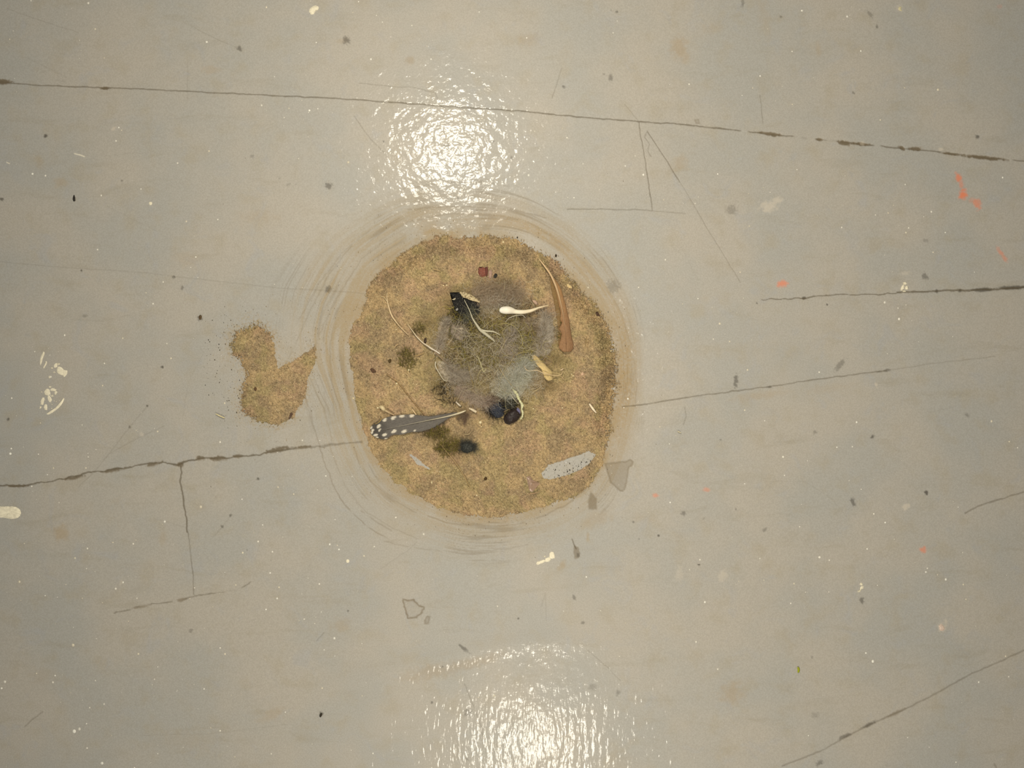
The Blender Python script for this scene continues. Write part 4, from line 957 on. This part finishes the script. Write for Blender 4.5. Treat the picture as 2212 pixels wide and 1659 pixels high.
for pts, lab, c, w_ in [
    ([(1023,623),(1050,625),(1062,621),(1075,621),(1085,627),(1093,634)], 'wavy tan fibre above the moss, near the white quill', (196,166,116), .8),
    ([(1075,701),(1095,699),(1113,707),(1126,725),(1129,743),(1120,754)], 'looped yellowish fibre arching round the right of the moss', (180,166,110), .8),
    ([(1013,790),(1014,802),(1019,820),(1024,837)], 'upright tan fibre below the left of the moss', (172,152,96), .7),
    ([(1030,766),(1037,782),(1041,794),(1045,803),(1050,796)], 'hooked cream fibre below the moss centre', (200,190,144), 1.1),
    ([(1079,795),(1084,804),(1090,813),(1102,829),(1113,840)], 'straight tan fibre leading into the pale down wisp', (190,168,120), .8),
    ([(1068,808),(1075,799)], 'short cream fibre left of the pale down wisp', (212,198,160), .9),
    ([(1092,695),(1100,687),(1110,683),(1120,681),(1129,681),(1135,687)], 'pale arched fibre under the white quill', (196,188,168), .8),
    ([(1150,848),(1158,843),(1167,837)], 'short cream fibre right of the ragged twisted strip', (204,186,140), .9),
    ([(1102,851),(1110,862),(1120,873)], 'thin white fibre crossing the dark blue scrap', (210,202,174), .9),
    ([(1082,893),(1100,884),(1116,878)], 'thin tan fibre lying over the dark brown beetle-like scrap', (170,146,108), .7),
    ([(986,867),(992,855),(999,840)], 'faint upright fibre over the dusky down', (180,164,136), .6),
    ([(1037,770),(1055,768),(1077,773),(1100,779)], 'long faint fibre across the lower moss', (158,138,96), .6),
    ([(1099,791),(1106,778),(1113,766),(1131,759)], 'bent olive fibre at the lower right of the moss', (168,146,92), .7),
    ([(1160,795),(1172,780),(1183,767),(1194,752)], 'slanting tan fibre above the straw splinter', (176,148,108), .7),
    ([(834,808),(848,818),(861,828),(884,857),(906,884),(917,897)], 'long tan thread running down to the spotted feather', (172,140,92), .8),
    ([(951,959),(960,970),(969,981),(987,1004),(1004,1031),(1016,1055)], 'long tan thread in the lower part of the heap', (196,166,116), .8),
    ([(852,751),(856,746),(861,743)], 'short curved cream fibre near the left rim of the heap', (206,176,132), 1.2),
    ([(934,581),(942,583),(952,586)], 'short pale fibre in the upper left of the heap', (196,168,118), 1.0),
    ([(895,769),(905,767),(917,762)], 'short tan fibre right of the left moss crumbs', (186,156,104), .9),
    ([(1296,832),(1293,841),(1290,850)], 'thin tan straw standing near the right rim', (196,168,124), .9),
    ([(1264,745),(1266,737),(1268,730)], 'tiny pale straw right of the brown feather end', (190,160,108), .8),
    ([(1268,745),(1272,735)], 'tiny tan straw beside the right rim of the sand', (186,150,100), .7),
    ([(1140,1067),(1152,1066),(1165,1063)], 'thin pinkish fibre below the clear shard', (190,156,120), .8),
    ([(1052,878),(1045,876),(1036,876)], 'tan fibre left of the dark blue scrap', (186,152,88), 1.0),
    ([(1018,932),(1012,938),(1002,938)], 'short pale fibre just above the small dark lump', (190,170,130), .9),
    ([(1165,840),(1157,846),(1150,856)], 'faint tan fibre beside the short cream fibre', (170,146,104), .6),
    ([(821,903),(823,907),(817,913),(810,916)], 'thin yellow fibre looping over the spotted feather tip', (190,160,90), .8),
    ]:
    quill([(a, b_, w_*(1 if 0 < i < len(pts)-1 else .6), (.0045 if 980 < a < 1140 and 640 < b_ < 870 else .0008)) for i, (a, b_) in enumerate(pts)], lab, c, name='plant_fibre', cat='fibre', mat='fibre', sides=6)
quill([(1273,872,1.5,.0004),(1277,878,2.4,.0004),(1283,886,2.4,.0004),(1288,892,1.0,.0004)], 'short thick white straw near the right rim of the heap', (240,222,190), name='straw', cat='straw', mat='wood')
quill([(466,894,1.0,.0002),(474,898,1.4,.0002),(485,903,1.2,.0002)], 'cream straw on the grey floor below the small sand patch', (222,208,160), name='straw', cat='straw', mat='wood')
quill([(1464,932,1.0,.0001),(1471,935,.8,.0001)], 'tiny cream straw on the floor right of the heap', (214,200,160), name='straw', cat='straw', mat='wood')

fibre_obj('dark_fuzz', tangle([(1070,885,20,18,260,20,3,.0008,.003),(1100,868,18,14,180,20,3,.001,.0035),(1006,668,28,22,260,22,2.5,.0006,.002),(1000,700,22,24,160,22,2.5,.0005,.0015)], [(36,36,38),(48,46,44),(28,28,30),(50,52,62)], K=9, rad=.00007), M['fibre'], 'blackish fuzz over the black and dark blue scraps', 'fuzz')
fibre_obj('dark_fuzz', tangle([(1008,966,17,13,260,16,3,.0008,.0032)], [(74,76,72),(96,96,88),(58,58,54)], K=9, rad=.00007), M['fibre'], 'slate fuzz on the small dark lump at the lower part of the heap', 'fuzz')
# ================================================================ SCRAPS AND CRUMBS
def scrap(name, poly, label, cat, tint, h=.001, mat='bark', lift=0.0, **k):
    return single(name, chip_mesh(name, poly, M[mat], srgb(*tint), h, lift, **k), label, cat)
scrap('black_scrap', [(972,631),(982,634),(994,632),(1003,641),(1017,648),(1034,653),(1036,666),(1034,678),(1021,680),(1008,676),(994,680),(985,668),(979,658),(977,643)], 'black ragged scrap in the upper left of the tangle', 'scrap', (26,25,24), .0012, 'bark', .0022, wob=2.0)
scrap('pale_fleck', [(976,647),(980,645),(984,644),(983,647),(978,648)], 'small white fleck on the left of the black scrap', 'fleck', (206,194,160), .0006, 'wood', .0035)
scrap('pale_fleck', [(984,668),(988,665),(990,668),(988,671),(985,671)], 'faint grey fleck on the lower part of the black scrap', 'fleck', (150,146,136), .0005, 'wood', .0036)
scrap('beetle_shell', [(1088,902),(1094,893),(1104,886),(1114,882),(1122,886),(1124,896),(1119,907),(1108,914),(1098,917),(1090,912)], 'shiny blackish-brown domed shell inside the curved cream strip', 'shell', (44,34,32), .004, 'black', .0008, wob=.8, rough=.1)
scrap('blue_scrap', [(1056,876),(1064,868),(1076,868),(1086,876),(1090,888),(1084,900),(1072,902),(1062,896),(1056,888)], 'dark blue-black scrap beside the shiny brown shell', 'scrap', (50,54,64), .0020, 'bark', .0008, wob=1.5)
scrap('black_scrap', [(1088,868),(1100,858),(1112,862),(1118,874),(1110,882),(1096,886),(1088,880)], 'black-green scrap between the pale down and the brown shell', 'scrap', (44,42,32), .002, 'bark', .001, wob=2)
scrap('dark_lump', [(994,960),(1002,955),(1014,956),(1023,962),(1024,971),(1015,977),(1004,978),(996,972)], 'small dark slate lump in the lower part of the heap', 'lump', (52,54,50), .0026, 'bark', .0003, wob=1.4)
scrap('blue_fleck', [(1117,880),(1121,882),(1124,888),(1123,894),(1120,890),(1116,886)], 'tiny lilac fleck between shell and cream strip', 'fleck', (104,100,128), .0006, 'black', .0048)
scrap('red_scrap', [(1034,578),(1042,577),(1050,580),(1052,590),(1046,597),(1038,598),(1033,590)], 'dark red flake near the top of the heap', 'flake', (128,76,62), .0012, 'bark', .0006, wob=1.6)
scrap('red_scrap', [(1047,579),(1052,576),(1054,582),(1053,594),(1049,595)], 'narrow dark red sliver beside the dark red flake', 'flake', (104,60,50), .001, 'bark', .0014)
scrap('pink_scrap', [(1055,586),(1060,582),(1063,588),(1062,600),(1056,600)], 'pinkish-grey flake right of the dark red flake', 'flake', (168,138,120), .001, 'wood', .0006)
scrap('black_crumb', [(1066,594),(1072,590),(1075,596),(1071,601),(1066,600)], 'small black crumb right of the pinkish flake', 'crumb', (48,46,42), .001)
scrap('brown_crumb', [(799,797),(804,795),(810,799),(813,804),(806,806),(801,802)], 'dark brown crumb in the left part of the heap', 'crumb', (92,68,50), .0012)
scrap('brown_crumb', [(916,731),(921,729),(922,736),(919,743),(915,740)], 'dark brown crumb beside the tapering white quill', 'crumb', (60,42,26), .001)
scrap('brown_crumb', [(1286,676),(1290,672),(1294,678),(1297,683),(1292,683),(1288,681)], 'dark brown crumb on the upper right rim', 'crumb', (80,58,44), .001)
scrap('brown_crumb', [(838,778),(843,775),(846,780),(842,784),(839,783)], 'dark olive crumb in the left part, above the dark brown one', 'crumb', (78,62,34), .001)
scrap('brown_crumb', [(1200,549),(1203,551),(1202,555),(1199,554)], 'black crumb on the upper right edge of the sand', 'crumb', (58,48,32), .0007)
scrap('brown_crumb', [(1046,1032),(1050,1030),(1053,1034),(1049,1038),(1045,1036)], 'dark crumb in the lower middle of the sand', 'crumb', (70,52,26), .0009)
scrap('brown_crumb', [(1117,511),(1119,512),(1118,515),(1116,514)], 'tiny black crumb on the pale band above the sand', 'crumb', (54,46,40), .0005)
scrap('brown_crumb', [(626,894),(630,890),(633,894),(628,903),(623,906)], 'dark brown slanting crumb under the small sand patch', 'crumb', (92,72,58), .0006)
scrap('brown_crumb', [(429,683),(433,680),(436,684),(434,690),(430,690)], 'dark brown crumb on the floor left of the small sand patch', 'crumb', (92,74,50), .0008)
scrap('brown_crumb', [(550,835),(555,838),(553,845),(548,842)], 'brown crumb lying in the small sand patch', 'crumb', (96,72,48), .0007)
scrap('clear_shard', [(1137,1032),(1143,1028),(1148,1033),(1152,1043),(1166,1043),(1158,1054),(1150,1062),(1143,1058),(1142,1044)], 'translucent pinkish shard in the lower right of the sand', 'shard', (184,152,128), .0007, 'glass', .0008)
scrap('pale_flake', [(1224,614),(1228,613),(1234,618),(1236,623),(1230,622),(1225,619)], 'oval cream husk right of the brown feather', 'husk', (216,190,138), .0006, 'wood', .0004)
scrap('pale_flake', [(1210,799),(1214,796),(1218,795),(1216,799),(1212,801)], 'small pale husk right of the straw splinter', 'husk', (200,176,140), .0005, 'wood', .0004)
scrap('pale_flake', [(1255,806),(1258,803),(1261,808),(1258,812),(1255,810)], 'pinkish husk in the right part of the sand', 'husk', (206,172,140), .0006, 'wood', .0004)
scrap('pale_flake', [(998,716),(1000,708),(992,709)], 'grey tip of down next to the black scrap', 'husk', (196,182,160), .0003, 'wood', .003)
scrap('clear_shard', [(1162,655),(1158,650),(1150,648),(1155,657),(1161,659)], 'small pinkish flake above the tip of the white quill', 'shard', (190,160,136), .0006, 'wood', .001)
crumbs = [(883,799,2.6,1.8,'left middle'),(857,828,2.6,2.0,'left, above the spotted feather'),(763,860,1.4,3.0,'on the left rim'),(816,881,2.0,2.0,'beside the cream quill bulb'),(1038,912,3.0,3.0,'right of the spotted feather'),(1087,523,1.8,2.4,'at the top edge'),
          (958,617,1.5,1.5,'upper left, above the black scrap'),(965,616,2.0,1.5,'upper left, next to the black scrap'),(1235,808,2.0,1.2,'right of the straw splinter'),(1238,812,2.2,1.4,'just below the one right of the straw splinter'),
          (1320,758,1.8,1.8,'on the right rim'),(1152,883,1.8,1.4,'below the tangle at the right'),(933,1042,1.2,3.2,'in the lower left, curved'),(942,1057,1.5,1.2,'in the lower left'),(1030,1070,2.0,1.6,'in the lower middle'),
          (1040,922,1.4,1.2,'above the lower middle'),(1215,881,1.6,1.4,'in the lower right quarter'),(833,687,1.4,1.2,'left of the forked quill'),(856,712,1.4,1.4,'at the left below the forked quill'),(900,830,1.4,1.2,'left of the grey triangular down')]
for cx, cy, rx, ry, where in crumbs:
    k = [(cx+rx*(.8+.4*rng.random())*math.cos(a), cy+ry*(.8+.4*rng.random())*math.sin(a)) for a in np.linspace(0, 5.4, 7)]
    single('seed_crumb', chip_mesh('seed_crumb', k, M['wood'], srgb(236,220,176), .0007, .0003, rings=4, sub=3, wob=.3), 'white crumb on the sand, '+where, 'crumb', 'white crumbs on the sand')
